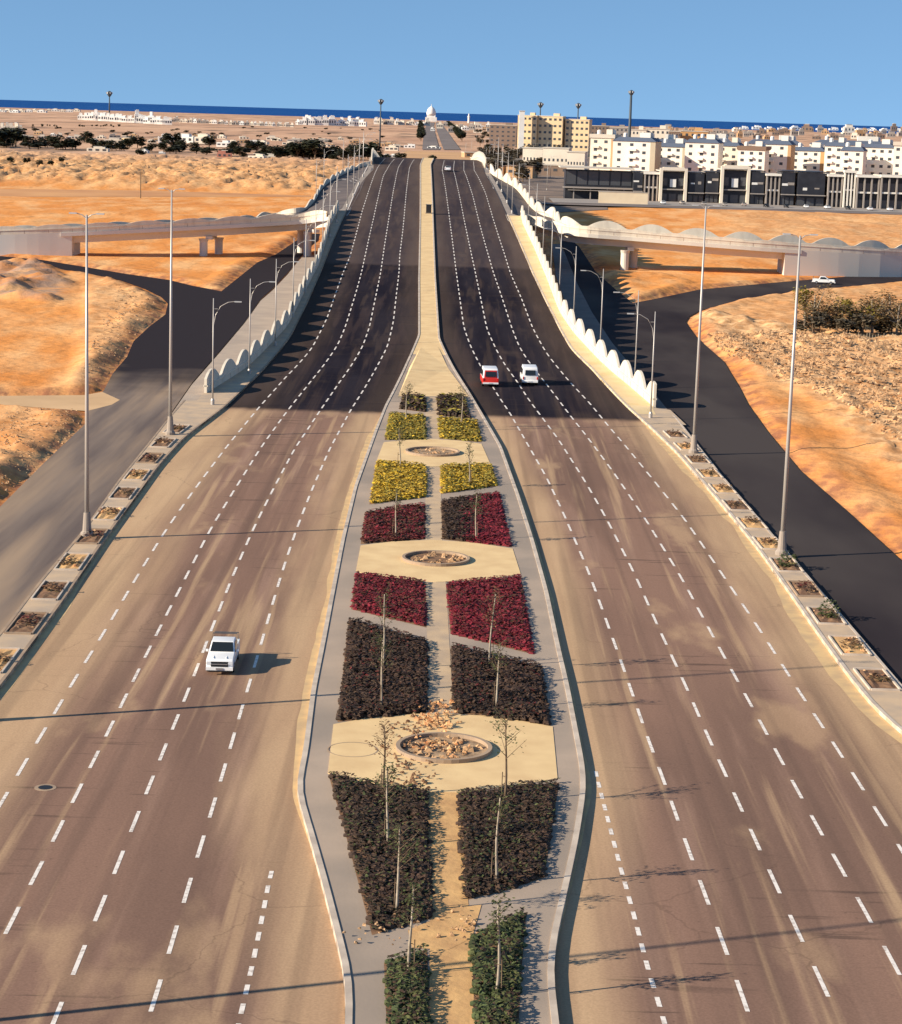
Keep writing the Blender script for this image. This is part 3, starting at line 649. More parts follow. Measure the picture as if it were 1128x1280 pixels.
# ------------------------------------------------------------------ overpass: parapets, sidewalks, walls
def hump(s, period=10.5, w=8.9, hh=1.6):
    f = (s % period)
    return hh*max(0, math.sin(math.pi*f/w))**.85 if f < w else 0.0
def parapet(name, path, parent, base=1.35, th=.32, hh=1.55, phase=0.0, m=None, down=.15, step=.42, world=True):
    """wall with a scalloped top swept along a 3-D path"""
    P = [Vector(p) for p in path]; seg = [0]
    for i in range(1, len(P)): seg.append(seg[-1]+(P[i]-P[i-1]).length)
    n = max(2, int(seg[-1]/step)); b = MB(); vs = []; fs = []
    X = np.interp(np.linspace(0, seg[-1], n+1), seg, [p.x for p in P]); Yy = np.interp(np.linspace(0, seg[-1], n+1), seg, [p.y for p in P]); Z = np.interp(np.linspace(0, seg[-1], n+1), seg, [p.z for p in P])
    for i in range(n+1):
        a = max(0, i-1); c = min(n, i+1); d = Vector((X[c]-X[a], Yy[c]-Yy[a], 0)).normalized(); nn = Vector((d.y, -d.x, 0))*th/2
        s = seg[-1]*i/n+phase; top = base+hump(s, hh=hh)
        for sg, z in ((1, -down), (1, .18), (1, top), (-1, top), (-1, .18), (-1, -down)):
            vs.append((X[i]+nn.x*sg, Yy[i]+nn.y*sg, Z[i]+z))
    for i in range(n):
        for k in range(6):
            q = (k+1) % 6; fs.append((i*6+k, i*6+q, (i+1)*6+q, (i+1)*6+k))
    fs.append((5, 4, 3, 2, 1, 0)); fs.append(tuple(n*6+k for k in range(6))); b.add(vs, fs)
    # coping at the foot of the scallops
    vs = []; fs = []
    for i in range(n+1):
        a = max(0, i-1); c = min(n, i+1); d = Vector((X[c]-X[a], Yy[c]-Yy[a], 0)).normalized(); nn = Vector((d.y, -d.x, 0))*(th/2+.10)
        for sg, z in ((1, base-.42), (1, base-.22), (-1, base-.22), (-1, base-.42)): vs.append((X[i]+nn.x*sg, Yy[i]+nn.y*sg, Z[i]+z))
    for i in range(n):
        for k in range(4):
            q = (k+1) % 4; fs.append((i*4+k, i*4+q, (i+1)*4+q, (i+1)*4+k))
    fs.append((3, 2, 1, 0)); fs.append(tuple(n*4+k for k in range(4))); b.add(vs, fs)
    # open joints between the cast panels, two to each scallop
    s = period_ = 10.5; q = (period_-phase) % 5.25
    while q < seg[-1]:
        x = np.interp(q, seg, [p.x for p in P]); y = np.interp(q, seg, [p.y for p in P]); z = np.interp(q, seg, [p.z for p in P]); e = min(seg[-1], q+.5)
        dx = np.interp(e, seg, [p.x for p in P])-x; dy = np.interp(e, seg, [p.y for p in P])-y
        b.box((x, y, z+(base-.42)/2), (.07, th+.03, base-.5), math.atan2(dy, dx), 1); q += 5.25
    return b.build(name, [m or MT['parapet'], MT['kerbdark']], parent, world=world)
OV = thing('overpass_bridge', (-3, 440, 0), 'long asphalt overpass with scalloped cream parapets rising to a crest ahead', 'overpass')
YA, YB = 256.0, 503.0
ribbon('pavement', LW_L, K_L, YS1, YB, .25, MT['walkgrey'], 2.5, 2, .3)
ribbon('pavement', K_R, LW_R, YS1, YB, .25, MT['walkcream'], 2.5, 2, .3)
# paving just before the parapets begin
gpoly('pavement', [(815,512),(838,515),(858,534),(826,532)], .255, MT['walkgrey'])
gpoly('pavement', [(238,512),(256,493),(282,494),(290,503),(262,526),(228,527)], .255, MT['walkgrey'])
pathL = [(LW_L(y)-.2, y, prof(y)+.25) for y in np.arange(YA, YB+3, 3)]
pathR = [(LW_R(y)+.2, y, prof(y)+.25) for y in np.arange(YA, YB+3, 3)]
parapet('parapet', pathL, OV, base=1.15, hh=1.35, phase=1.0); parapet('parapet', pathR, OV, base=1.2, hh=1.65, phase=3.0)
def wallribbon(name, f, y0, y1, th, m, parent, bot=-.6):
    b = MB(); n = int((y1-y0)/4)+1; vs = []; fs = []
    for i in range(n+1):
        y = y0+(y1-y0)*i/n; x = f(y); z = prof(y)+.1
        vs += [(x-th/2, y, bot), (x+th/2, y, bot), (x+th/2, y, z), (x-th/2, y, z)]
    for i in range(n):
        for k in range(4): q = (k+1) % 4; fs.append((i*4+k, (i+1)*4+k, (i+1)*4+q, i*4+q))
    fs.append((0, 1, 2, 3)); fs.append((n*4+3, n*4+2, n*4+1, n*4)); b.add(vs, fs); return b.build(name, m, parent, world=True)
wallribbon('retaining_wall', lambda y: LW_L(y)-.25, YA, 462, .5, MT['conc'], OV)
wallribbon('retaining_wall', lambda y: LW_R(y)+.25, YA, 462, .5, MT['conc'], OV)
# deck over the open spans, its girders and piers
b = MB(); fl = lambda y: (LW_L(y) if y < YB else K_L(y)-1)-.5; fr = lambda y: (LW_R(y) if y < YB else K_R(y)+1)+.5
ys = list(np.arange(462, 1000, 8.0)); vs = []; fs = []
for y in ys:
    z = prof(y)-.06; vs += [(fl(y), y, z), (fr(y), y, z), (fr(y)-1.2, y, z-1.7), (fl(y)+1.2, y, z-1.7)]
for i in range(len(ys)-1):
    for k in range(4): q = (k+1) % 4; fs.append((i*4+k, i*4+q, (i+1)*4+q, (i+1)*4+k))
fs.append((3, 2, 1, 0)); fs.append(tuple((len(ys)-1)*4+k for k in range(4))); b.add(vs, fs); b.build('deck', MT['conc'], OV, world=True)
for y in (500, 535, 570, 605, 640, 675, 710, 760, 810, 860):
    b = MB(); z = prof(y)-1.7; a, c = fl(y)+2.5, fr(y)-2.5
    b.box(((a+c)/2, y, z-.6), (c-a, 1.6, 1.2))
    for k in range(4): b.tube([(a+1+(c-a-2)*k/3, y, -.5), (a+1+(c-a-2)*k/3, y, z-1.1)], .75, 10)
    b.build('pier', MT['conc'], OV, world=True)
# parapets beyond the ramps, down the far side
for f, sgn in ((K_L, -1), (K_R, 1)):
    parapet('parapet', [(f(y)+sgn*.6, y, prof(y)+.1) for y in np.arange(640, 1000, 6)], OV, base=1.3, hh=1.6, step=1.2)
def straighten(P, i0):
    X = np.array([p.x for p in P[i0:]]); c1 = np.polyfit(X, [p.y for p in P[i0:]], 2); c2 = np.polyfit(X, [p.z for p in P[i0:]], 2)
    for p in P[i0:]: p.y = float(np.polyval(c1, p.x)); p.z = max(.6, float(np.polyval(c2, p.x)))
# ------------------------------------------------------------------ ramp bridges
def ramp(label, near, far, ab_i, pier_i, loc, wallmat):
    """near / far: edge points (Vector) paired; ab_i: index from which the ramp runs on solid walls; pier_i: indices carrying piers"""
    t = thing('ramp_bridge', loc, label, 'ramp bridge')
    # resample pairs smoothly
    def resamp(P, k=6):
        P = [Vector(p) for p in P]; out = []
        for i in range(len(P)-1):
            p0 = P[max(i-1, 0)]; p1 = P[i]; p2 = P[i+1]; p3 = P[min(i+2, len(P)-1)]
            for j in range(k):
                u = j/k; out.append(.5*((2*p1)+(p2-p0)*u+(2*p0-5*p1+4*p2-p3)*u*u+(3*p1-p0-3*p2+p3)*u**3))
        out.append(P[-1]); return out
    k = 6; Nn = resamp(near, k); Ff = resamp(far, k); ai = ab_i*k; b = MB(); nc = 6; vs = []; fs = []
    for p, q in zip(Nn, Ff):
        for j in range(nc+1): vs.append(p.lerp(q, j/nc)+Vector((0, 0, .03)))
    for i in range(len(Nn)-1):
        for j in range(nc): a = i*(nc+1)+j; fs.append((a, a+1, a+nc+2, a+nc+1))
    b.add(vs, fs); ro = b.build('road', mat('ramp_asphalt', (.10, .083, .082), (.15, .12, .11), .85, .2)); ro['kind'] = 'structure'
    # slab + recessed girder
    b = MB(); vs = []; fs = []; g = 2.2
    for p, q in list(zip(Nn, Ff))[:ai+2]:
        d = (q-p).normalized(); Z = Vector((0, 0, 1))
        o1 = p-d*.35; o2 = q+d*.35
        vs += [o1-Z*.02, o2-Z*.02, o2-Z*.85, q-d*g-Z*.95, q-d*(g+.3)-Z*2.5, p+d*(g+.3)-Z*2.5, p+d*g-Z*.95, o1-Z*.85]
    for i in range(min(ai+1, len(Nn)-1)):
        for c in range(8): e = (c+1) % 8; fs.append((i*8+c, i*8+e, (i+1)*8+e, (i+1)*8+c))
    fs.append(tuple(range(7, -1, -1))); fs.append(tuple((ai+1)*8+c for c in range(8)))
    b.add(vs, fs); b.build('deck', wallmat, t, world=True)
    # abutment: solid walls to the ground
    b = MB(); vs = []; fs = []
    for i in range(ai, len(Nn)):
        p, q = Nn[i], Ff[i]; d = (q-p).normalized(); o1 = p-d*.12; o2 = q+d*.12
        vs += [(o1.x, o1.y, o1.z-.03), (o2.x, o2.y, o2.z-.03), (o2.x, o2.y, -.6), (o1.x, o1.y, -.6)]
    n = len(Nn)-ai
    for i in range(n-1):
        for c in range(4): e = (c+1) % 4; fs.append((i*4+c, i*4+e, (i+1)*4+e, (i+1)*4+c))
    fs.append((3, 2, 1, 0)); fs.append(tuple((n-1)*4+c for c in range(4))); b.add(vs, fs); b.build('abutment', wallmat, t, world=True)
    for i in pier_i:
        p, q = Nn[int(i*k)], Ff[int(i*k)]; zt = min(p.z, q.z)-2.5; b = MB(); d = (q-p).normalized()
        c = (p+q)/2; b.box((c.x, c.y, zt-.35), ((q-p).length-3.2, 1.5, .75), math.atan2(d.y, d.x))
        for u in (.2, .8):
            s = p.lerp(q, u); s.x += (u-.5)*4.2; b.lathe((s.x, s.y, -.4), [(.92, 0), (.92, zt-.9), (1.2, zt-.2)], 14)
        b.build('pier', wallmat, t, world=True)
    return t, Nn, Ff, k
# left ramp
nr = [WR(466,211), WR(457,224), WR(450,240), WR(441,256), WR(432,270), Wp(409,271,9.5), Wp(372,275,8.5), Wp(300,280.5,7.3), Wp(225,284,6.6), Wp(165,287,6.1), Wp(88,291,5.4), Wp(0,293,4.8), Wp(-110,296,3.6), Wp(-300,300,1.6)]
straighten(nr, 6)
fr_ = [Wp(463,207.5,18.1), Wp(442,212.5,17.0), Wp(416,225,15.4), Wp(401,238,13.3), Wp(392,253,11.3), Wp(374,266.5,9.2), Wp(340,270.5,8.2)]
fr_ += [v+Vector((0, 10.5, 0)) for v in nr[7:]]
LR, LN, LF, kk = ramp('grey concrete ramp curving off the overpass to the left on twin columns', nr, fr_, 10, (5.45, 7.5), (-60, 495, 0), mat('ramp_concrete_left', (.70, .65, .59), (.60, .56, .51), .85, .06, .004, 2))
parapet('parapet', [p+Vector((0, .05, 0)) for p in LN[5*kk:]], LR, base=1.2, hh=.65, phase=0, step=.5, m=MT['parapet'])
parapet('parapet', [p-Vector((0, .05, 0)) for p in LF], LR, base=.7, hh=.75, phase=3, step=.5)
# right ramp
nr = [WR(610,221), WR(616,232), WR(624,248), WR(631,264), WR(638,277), Wp(652,275,9.8), Wp(664,276.5,9.4), Wp(713,288,8.6), Wp(790,296.5,7.6), Wp(900,306,6.6), Wp(982,313,5.7), Wp(1128,319,5.0), Wp(1300,326,3.6), Wp(1500,330,1.6)]
straighten(nr, 7)
fr_ = [Wp(613,217,17.4), Wp(627,225,16.1), Wp(644,235,14.6), Wp(655,247.5,12.7), Wp(664,259,11.3), Wp(676,268,10.2), Wp(692,273.5,9.6)]
fr_ += [v+Vector((0, 10.5 if i > 0 else 11.5, 0)) for i, v in enumerate(nr[7:])]
RR, RN, RF, kk = ramp('cream concrete ramp curving off the overpass to the right on round columns', nr, fr_, 10, (8.1,), (62, 497, 0), mat('ramp_concrete_right', (.72, .66, .57), (.62, .57, .50), .85, .06, .004, 2))
parapet('parapet', [p+Vector((0, .05, 0)) for p in RN[5*kk:]], RR, base=1.25, hh=.4, phase=2, step=.5)
parapet('parapet', [p-Vector((0, .05, 0)) for p in RF], RR, base=1.15, hh=1.6, phase=4, step=.5)
# ------------------------------------------------------------------ overpass lamps
def arm_lamp():
    t = thing('street_lamp', (0, 0, 0), 'x', 'street lamp', 'street lamps lining the overpass')
    b = MB(); b.lathe((0, 0, 0), [(.22, 0), (.22, .5), (.13, .7)], 10); b.build('base', MT['steel'], t)
    b = MB(); b.tube([(0, 0, .6), (0, 0, 6), (0, 0, 12.2)], [.10, .08, .055], 8); b.build('pole', MT['steel'], t, smooth=True)
    b = MB(); b.tube([(0, 0, 8.8), (.25, 0, 10.3), (.8, 0, 11.3), (1.7, 0, 11.8), (2.5, 0, 11.9)], [.04]*5, 6); b.tube([(0, 0, 11.0), (.5, 0, 11.0)], .03, 5); b.build('arm', MT['steel'], t)
    b = MB(); b.box((2.8, 0, 11.88), (.8, .28, .12)); b.build('lamp_head', MT['lamp'], t)
    return t
al = arm_lamp(); first = True
names_far = ordn
for i in range(9):
    y = 246+29*i; o = al if first else copy_tree(al); first = False
    x = K_L(y)-1.1 if y > 250 else Wp(262, 513).x
    put(o, (x, y, prof(y)+.25), 0, 'street lamp on the overpass left sidewalk, %s counted from the near end' % ordn[i])
for i in range(9):
    y = 246+29*i; o = copy_tree(al); x = LW_R(y)+.75 if y > 250 else Wp(815, 528).x
    put(o, (x, y, prof(y)+.25), math.pi if i else math.pi, 'street lamp at the overpass right parapet, %s counted from the near end' % ordn[i])
for i in (1, 3, 5, 7):
    b = MB()
for i, q in enumerate((.9, 1.6, 2.4, 3.2)):
    p = LN[int(q*kk)]; o = copy_tree(al); put(o, (p.x-1.0, p.y, p.z), 0, 'street lamp at the head of the left ramp, %s from the crest' % ordn[i])
    p = RN[int(q*kk)]; o = copy_tree(al); put(o, (p.x+1.5, p.y, p.z), math.pi, 'street lamp at the head of the right ramp, %s from the crest' % ordn[i])
for i in range(4):
    p = LF[int((.5+i*1.1)*kk)]; o = copy_tree(al); put(o, (p.x, p.y-.8, p.z), 0, 'street lamp along the outer curve of the left ramp', (.8, .8, .8))
# ------------------------------------------------------------------ ground relief
def sdf(X, Y, P):
    n = len(P); d = np.full(X.shape, 1e9); inside = np.zeros(X.shape, bool)
    for i in range(n):
        ax, ay = P[i]; bx, by = P[(i+1) % n]; dx = bx-ax; dy = by-ay; L2 = dx*dx+dy*dy+1e-9
        t = np.clip(((X-ax)*dx+(Y-ay)*dy)/L2, 0, 1); d = np.minimum(d, np.hypot(X-ax-t*dx, Y-ay-t*dy))
        cond = ((ay > Y) != (by > Y)) & (X < (bx-ax)*(Y-ay)/((by-ay) if by != ay else 1e-9)+ax); inside ^= cond
    return np.where(inside, -d, d)
def g2(pts): return [(Wp(*p).x, Wp(*p).y) for p in pts]
LSVw = g2(LSV); RSVw = g2(RSV)
corridor = [(-29, -90), (-29.5, 130)] + [(S_L(y)-1, y) for y in (150, 180, 210, 240)] + [(LW_L(y)-1.5, y) for y in (260, 300, 340, 380, 420, 460, 500)] + [(-36, 560), (-36, 1100), (14, 1100), (22, 560)] + [(LW_R(y)+1.5, y) for y in (500, 460, 420, 380, 340, 300, 260)] + [(S_R(y)+1, y) for y in (240, 210, 180, 150)] + [(31, 130), (31, -90)]
rampL = [(p.x, p.y-1) for p in LN[10*kk-2:]] if False else None
t = np.concatenate([np.linspace(-1.3, -.27, 26), np.linspace(-.262, .262, 350), np.linspace(.27, 1.3, 26)])
Yr = [-80.0]
while Yr[-1] < 9200: Yr.append(Yr[-1]+max(1.0 if Yr[-1] > 100 else 4.0, (Yr[-1]+60)*.0052))
Yr = np.array(Yr); TT, YY = np.meshgrid(t, Yr); XX = TT*(YY+150)
d = np.minimum(np.minimum(sdf(XX, YY, g2(SH_L)), sdf(XX, YY, g2(SH_R))), sdf(XX, YY, g2(TRK)))
d = np.minimum(np.minimum(np.minimum(d, sdf(XX, YY, LSVw)), sdf(XX, YY, RSVw)), sdf(XX, YY, corridor))
# keep the abutments' feet clear
sm = lambda a, b, x: np.clip((x-a)/(b-a), 0, 1)**2*(3-2*np.clip((x-a)/(b-a), 0, 1))
mk = sm(0.3, 4.0, d)
def zone(pts, soft):
    return 1-sm(0, soft, sdf(XX, YY, g2(pts)))
Z = -.10 + mk*(.28+.25*fbm(XX*.12, YY*.12, 3))
# crumbly berms beside the black road and junctions
berm = sm(.3, 1.6, d)*(1-sm(2.5, 7, d))
Z += berm*(.55*ridg(XX*.28, YY*.28, 4))*(YY < 600)
near_l = zone([(215,372),(120,350),(110,500),(160,480)], 3)*mk
Z += near_l*1.5*np.maximum(0, ridg(XX*.16+3, YY*.10, 5)-.42)
z1 = zone([(0,520),(80,505),(112,500),(112,530),(40,600),(0,628)], 3)*mk
Z += z1*1.3*np.maximum(0, fbm(XX*.22+8, YY*.22, 5)-.42)*2
piles = zone([(0,335),(40,330),(75,355),(60,378),(0,372)], 4)
Z += piles*2.3*np.maximum(0, ridg(XX*.10+1.3, YY*.085+.4, 4)-.5)*2
rub = zone([(872,398),(1000,420),(1200,440),(1200,640),(1040,500),(960,470),(905,435)], 5)*mk
Z += rub*(1.6*ridg(XX*.26, YY*.17, 5)+.8*fbm(XX*.9, YY*.6, 3)-.6)
rub2 = zone([(870,388),(990,368),(1200,360),(1200,460),(990,440)], 4)*mk
Z += rub2*(.8*ridg(XX*.2, YY*.14, 4))
rub3 = zone([(790,378),(720,322),(745,320),(860,355)], 2)*mk
Z += rub3*(.7*ridg(XX*.2+4, YY*.16, 4))
hl = sm(860, 930, YY)*(1-sm(1250, 1450, YY))*(1-sm(-70, -35, XX))
Z += hl*(3.6*np.maximum(0, fbm(XX*.021, YY*.011, 5)-.30)+2.6*ridg(XX*.13, YY*.04, 5)+4.6*np.maximum(0, ridg(XX*.30+9, YY*.085, 4)-.3))
hr = sm(560, 640, YY)*(1-sm(800, 860, YY))*sm(70, 100, XX)
Z += hr*(1.6*ridg(XX*.06, YY*.03, 4))
hm = sm(505, 560, YY)*(1-sm(700, 760, YY))*(1-sm(-60, -40, XX))
Z += hm*(1.0*ridg(XX*.03, YY*.03, 4)+1.5*(fbm(XX*.02, YY*.02, 3)))
tz = sm(765, 780, YY)*(1-sm(862, 876, YY))*(1-sm(-25, -20, XX)); Z = Z*(1-tz)+tz*.05
yz = zone([(598,230),(640,262),(690,266),(760,262),(750,200),(700,172),(640,158),(588,158)], 12); Z = Z*(1-yz)+yz*(-.05)
for _f in (): pass
# flatten under the ramps
for (xa, xb) in ((-400, -38), (26, 400)):
    rr = (1-sm(3, 14, np.abs(YY-492)))*sm(xa-1, xa, XX)*(1-sm(xb, xb+1, XX)); Z = Z*(1-rr)+rr*.05
Z = np.where(d < .25, -.12, Z)
Z = np.where((d < 1.2) & (d >= .25), np.minimum(Z, .3), Z)
far = sm(1500, 2600, YY); Z = Z*(1-far)+far*.3
nr_, nc_ = XX.shape
vs = np.stack([XX, YY, Z], -1).reshape(-1, 3)
i0 = (np.arange(nr_-1)[:, None]*nc_+np.arange(nc_-1)[None, :]).reshape(-1)
fs = np.stack([i0, i0+1, i0+nc_+1, i0+nc_], -1)
me = bpy.data.meshes.new('ground'); me.vertices.add(len(vs)); me.vertices.foreach_set('co', vs.ravel().astype(np.float32))
me.loops.add(len(fs)*4); me.loops.foreach_set('vertex_index', fs.ravel().astype(np.int32)); me.polygons.add(len(fs)); me.polygons.foreach_set('loop_start', (np.arange(len(fs))*4).astype(np.int32))
me.update(calc_edges=True); me.validate()
rz = np.clip(rub+rub2*.6+hl*.8+near_l*.6+z1*.5+hr*.6, 0, 1).ravel()
me.attributes.new('rough_zone', 'FLOAT', 'POINT').data.foreach_set('value', rz.astype(np.float32))
me.attributes.new('edge_zone', 'FLOAT', 'POINT').data.foreach_set('value', (1-sm(1.0, 4.5, d)).ravel().astype(np.float32))
me.attributes.new('grey_zone', 'FLOAT', 'POINT').data.foreach_set('value', piles.ravel().astype(np.float32))
def ground_mat():
    m = bpy.data.materials.new('desert_sand'); m.use_nodes = True; N = m.node_tree.nodes; L = m.node_tree.links; b = N['Principled BSDF']
    b.inputs['Roughness'].default_value = .95; b.inputs['Specular IOR Level'].default_value = .1
    tc = N.new('ShaderNodeTexCoord'); sep = N.new('ShaderNodeSeparateXYZ'); L.new(tc.outputs['Object'], sep.inputs[0])
    def noise(scale, st, det=6, off=0):
        mp = N.new('ShaderNodeMapping'); mp.inputs['Scale'].default_value = st; mp.inputs['Location'].default_value = (off, off*2, 0)
        L.new(tc.outputs['Object'], mp.inputs[0]); n = N.new('ShaderNodeTexNoise'); n.inputs['Scale'].default_value = scale; n.inputs['Detail'].default_value = det
        L.new(mp.outputs[0], n.inputs['Vector']); return n.outputs[0]
    def rng(src, a, b_, c=0, d=1):
        r = N.new('ShaderNodeMapRange'); r.inputs[1].default_value = a; r.inputs[2].default_value = b_; r.inputs[3].default_value = c; r.inputs[4].default_value = d; L.new(src, r.inputs[0]); return r.outputs[0]
    def mix(f, a, c):
        x = N.new('ShaderNodeMix'); x.data_type = 'RGBA'
        for i, v in ((6, a), (7, c)):
            if isinstance(v, tuple): x.inputs[i].default_value = (*v, 1)
            else: L.new(v, x.inputs[i])
        L.new(f, x.inputs[0]); return x.outputs[2]
    def mul(a, c):
        x = N.new('ShaderNodeMath'); x.operation = 'MULTIPLY'; L.new(a, x.inputs[0])
        if isinstance(c, float): x.inputs[1].default_value = c
        else: L.new(c, x.inputs[1])
        return x.outputs[0]
    def att(n): a = N.new('ShaderNodeAttribute'); a.attribute_name = n; return a.outputs['Fac']
    c = mix(rng(noise(.03, (1, .5, 1)), .35, .65), (.79, .325, .09), (.66, .245, .062))
    c = mix(rng(noise(.12, (1, .3, 1), 7, 3), .43, .67, 0, .68), c, (.87, .53, .25))
    c = mix(rng(noise(.35, (1, .35, 1), 7, 13), .55, .72, 0, .45), c, (.42, .18, .06))
    rc = mix(rng(noise(.55, (1, .8, 1), 7, 5), .38, .62), (.86, .55, .29), (.48, .26, .12))
    c = mix(mul(att('rough_zone'), .75), c, rc)
    c = mix(mul(att('edge_zone'), rng(noise(.5, (1, .5, 1), 5, 7), .42, .6, .1, .8)), c, (.30, .12, .07))
    c = mix(mul(att('grey_zone'), rng(noise(.2, (1, 1, 1), 4, 9), .35, .6, .1, .8)), c, (.33, .24, .19))
    # the plain towards the coast: pinkish stony ground and scrub
    Yc = sep.outputs['Y']
    fp = mix(rng(noise(.006, (1, .35, 1), 8, 2), .35, .65), (.50, .29, .185), (.66, .41, .26))
    fp = mix(rng(noise(.02, (1, .2, 1), 8, 8), .52, .66, 0, .8), fp, (.16, .11, .08))
    c = mix(rng(Yc, 1080., 1400.), c, fp)
    L.new(c, b.inputs['Base Color'])
    bp = N.new('ShaderNodeBump'); bp.inputs['Distance'].default_value = .45; bp.inputs['Strength'].default_value = .8
    L.new(noise(.45, (1, 1, 1), 8, 4), bp.inputs['Height']); L.new(bp.outputs[0], b.inputs['Normal'])
    return m
o = link('ground', me, ground_mat(), None, True); o['kind'] = 'structure'
def zat(x, y):
    r = int(np.clip(np.searchsorted(Yr, y), 1, nr_-1)); tt = x/(y+150.); c_ = int(np.clip(np.searchsorted(t, tt), 1, nc_-1)); return float(Z[r, c_])
# loose stones over the broken ground
random.seed(11)
def stones(n, zonepts, s0, s1):
    P = g2(zonepts); xs = [p[0] for p in P]; ys = [p[1] for p in P]; b = MB(); k = 0
    while k < n:
        x = random.uniform(min(xs), max(xs)); y = random.uniform(min(ys), max(ys))
        if not inpoly(x, y, P): continue
        k += 1; rock(b, (x, y, zat(x, y)+.02), random.uniform(s0, s1)*random.uniform(.4, 1))
    o = b.build('loose_stones', MT['rock']); setp(o, kind='stuff'); return o
o = stones(6500, [(885,425),(990,425),(1200,445),(1200,620),(1040,505),(960,475),(905,445)], .15, .85); setp(o, 'pale stones strewn over the broken sand right of the black road', 'stones')
o = stones(600, [(130,480),(155,440),(200,385),(150,360),(120,420),(100,480)], .15, .6); setp(o, 'stones along the crumbling sand edge by the left junction', 'stones')
o = stones(500, [(0,520),(100,510),(104,532),(40,595),(0,622)], .12, .5); setp(o, 'small stones on the sand beside the left service road', 'stones')
# ------------------------------------------------------------------ sea
b = MB(); b.add([(-60000, 8900, -1), (60000, 8900, -1), (90000, 160000, -1), (-90000, 160000, -1)], [(0, 1, 2, 3)])
ms = mat('sea_water', (.008, .065, .24), (.012, .08, .27), .75, .0006, stretch=(1, .3, 1), spec=.05)
o = b.build('sea', ms); o['kind'] = 'structure'
# broad tracks and roads in the middle distance
mdk = mat('worn_far_asphalt', (.16, .13, .12), (.22, .18, .16), .9, .02)
def strip(name, x0, x1, y0, y1, z, m):
    b = MB(); b.add([(x0, y0, z), (x1, y0, z), (x1, y1, z), (x0, y1, z)], [(0, 1, 2, 3)]); o = b.build(name, m); o['kind'] = 'structure'; return o
# the avenue beyond the overpass, running to the coast
ax = lambda y: -19-(y-1100)*.0085
for s, (a, c) in enumerate(((-17, -3), (3, 17))):
    b = MB(); vs = []; fs = []; AV = [((528,187),(576,187)), ((529,175),(567,175)), ((530,165),(560,165)), ((533,157),(554,157)), ((537,153),(552,153))]; ys = AV
    for (pa, pb) in AV:
        pa = Wp(*pa, .72); pb = Wp(*pb, .72); u, v = ((0, .45), (.55, 1))[s]; vs += [pa.lerp(pb, u), pa.lerp(pb, v)]
    for i in range(len(ys)-1): fs.append((2*i, 2*i+1, 2*i+3, 2*i+2))
    b.add(vs, fs); o = b.build('road', mdk); o['kind'] = 'structure'
strip('ground_apron', -48, 30, 1108, 1900, .55, mat('far_sand', (.62, .36, .17), (.5, .29, .15), .95, .02))['kind'] = 'structure'
def strip4(name, pts, z, m):
    P = [Wp(*p, z) for p in pts]; b = MB(); b.add(P, [tuple(range(len(P)))]); o = b.build(name, m); o['kind'] = 'structure'; return o
strip4('yard', [(598,230),(640,262),(690,266),(760,262),(750,200),(700,172),(640,158),(588,158)], .06, mat('grey_brown_yard', (.24, .175, .135), (.13, .10, .085), .95, .05, lo=.4, hi=.6))
strip4('track', [(-20,236),(390,240),(388,246),(-20,246)], .10, mat('reddish_track', (.52, .24, .10), (.66, .34, .14), .95, .03))
# ------------------------------------------------------------------ vehicles
def wheel(t, x, y, r=.36, w=.26):
    b = MB(); b.tube([(x-w/2, y, r), (x+w/2, y, r)], r, 16); o = b.build('wheel', MT['rubber'], t)
    b = MB(); sg = 1 if x > 0 else -1; b.tube([(x+sg*(w/2-.02), y, r), (x+sg*(w/2+.015), y, r)], r*.6, 12); b.build('rim', MT['rim'], o)
def shell(profile, w, belt, roof, tuck=.86, bev=.07):
    """side profile (y,z) extruded across, pinched above the belt line"""
    bm = bmesh.new(); L_, R_ = [], []
    k = lambda z: 1.0 if z <= belt else 1-(1-tuck)*(z-belt)/(roof-belt)
    for (y, z) in profile: L_.append(bm.verts.new((-w/2*k(z), y, z))); R_.append(bm.verts.new((w/2*k(z), y, z)))
    n = len(profile)
    for i in range(n): q = (i+1) % n; bm.faces.new((L_[i], L_[q], R_[q], R_[i]))
    bm.faces.new(list(reversed(L_))); bm.faces.new(R_)
    bmesh.ops.recalc_face_normals(bm, faces=bm.faces)
    bmesh.ops.bevel(bm, geom=[e for e in bm.edges if e.calc_face_angle(0) > .3], offset=bev, segments=2, affect='EDGES', profile=.7)
    me = bpy.data.meshes.new('body'); bm.to_mesh(me); bm.free(); return me, k
def quad(t, name, pts, m, th=.02):
    P = [Vector(p) for p in pts]; n = (P[1]-P[0]).cross(P[-1]-P[0]).normalized()
    b = MB(); N_ = len(P); b.add([p+n*th for p in P]+[p-n*.03 for p in P], [tuple(range(N_))]+[(i, N_+i, N_+(i+1) % N_, (i+1) % N_) for i in range(N_)]); return b.build(name, m, t)
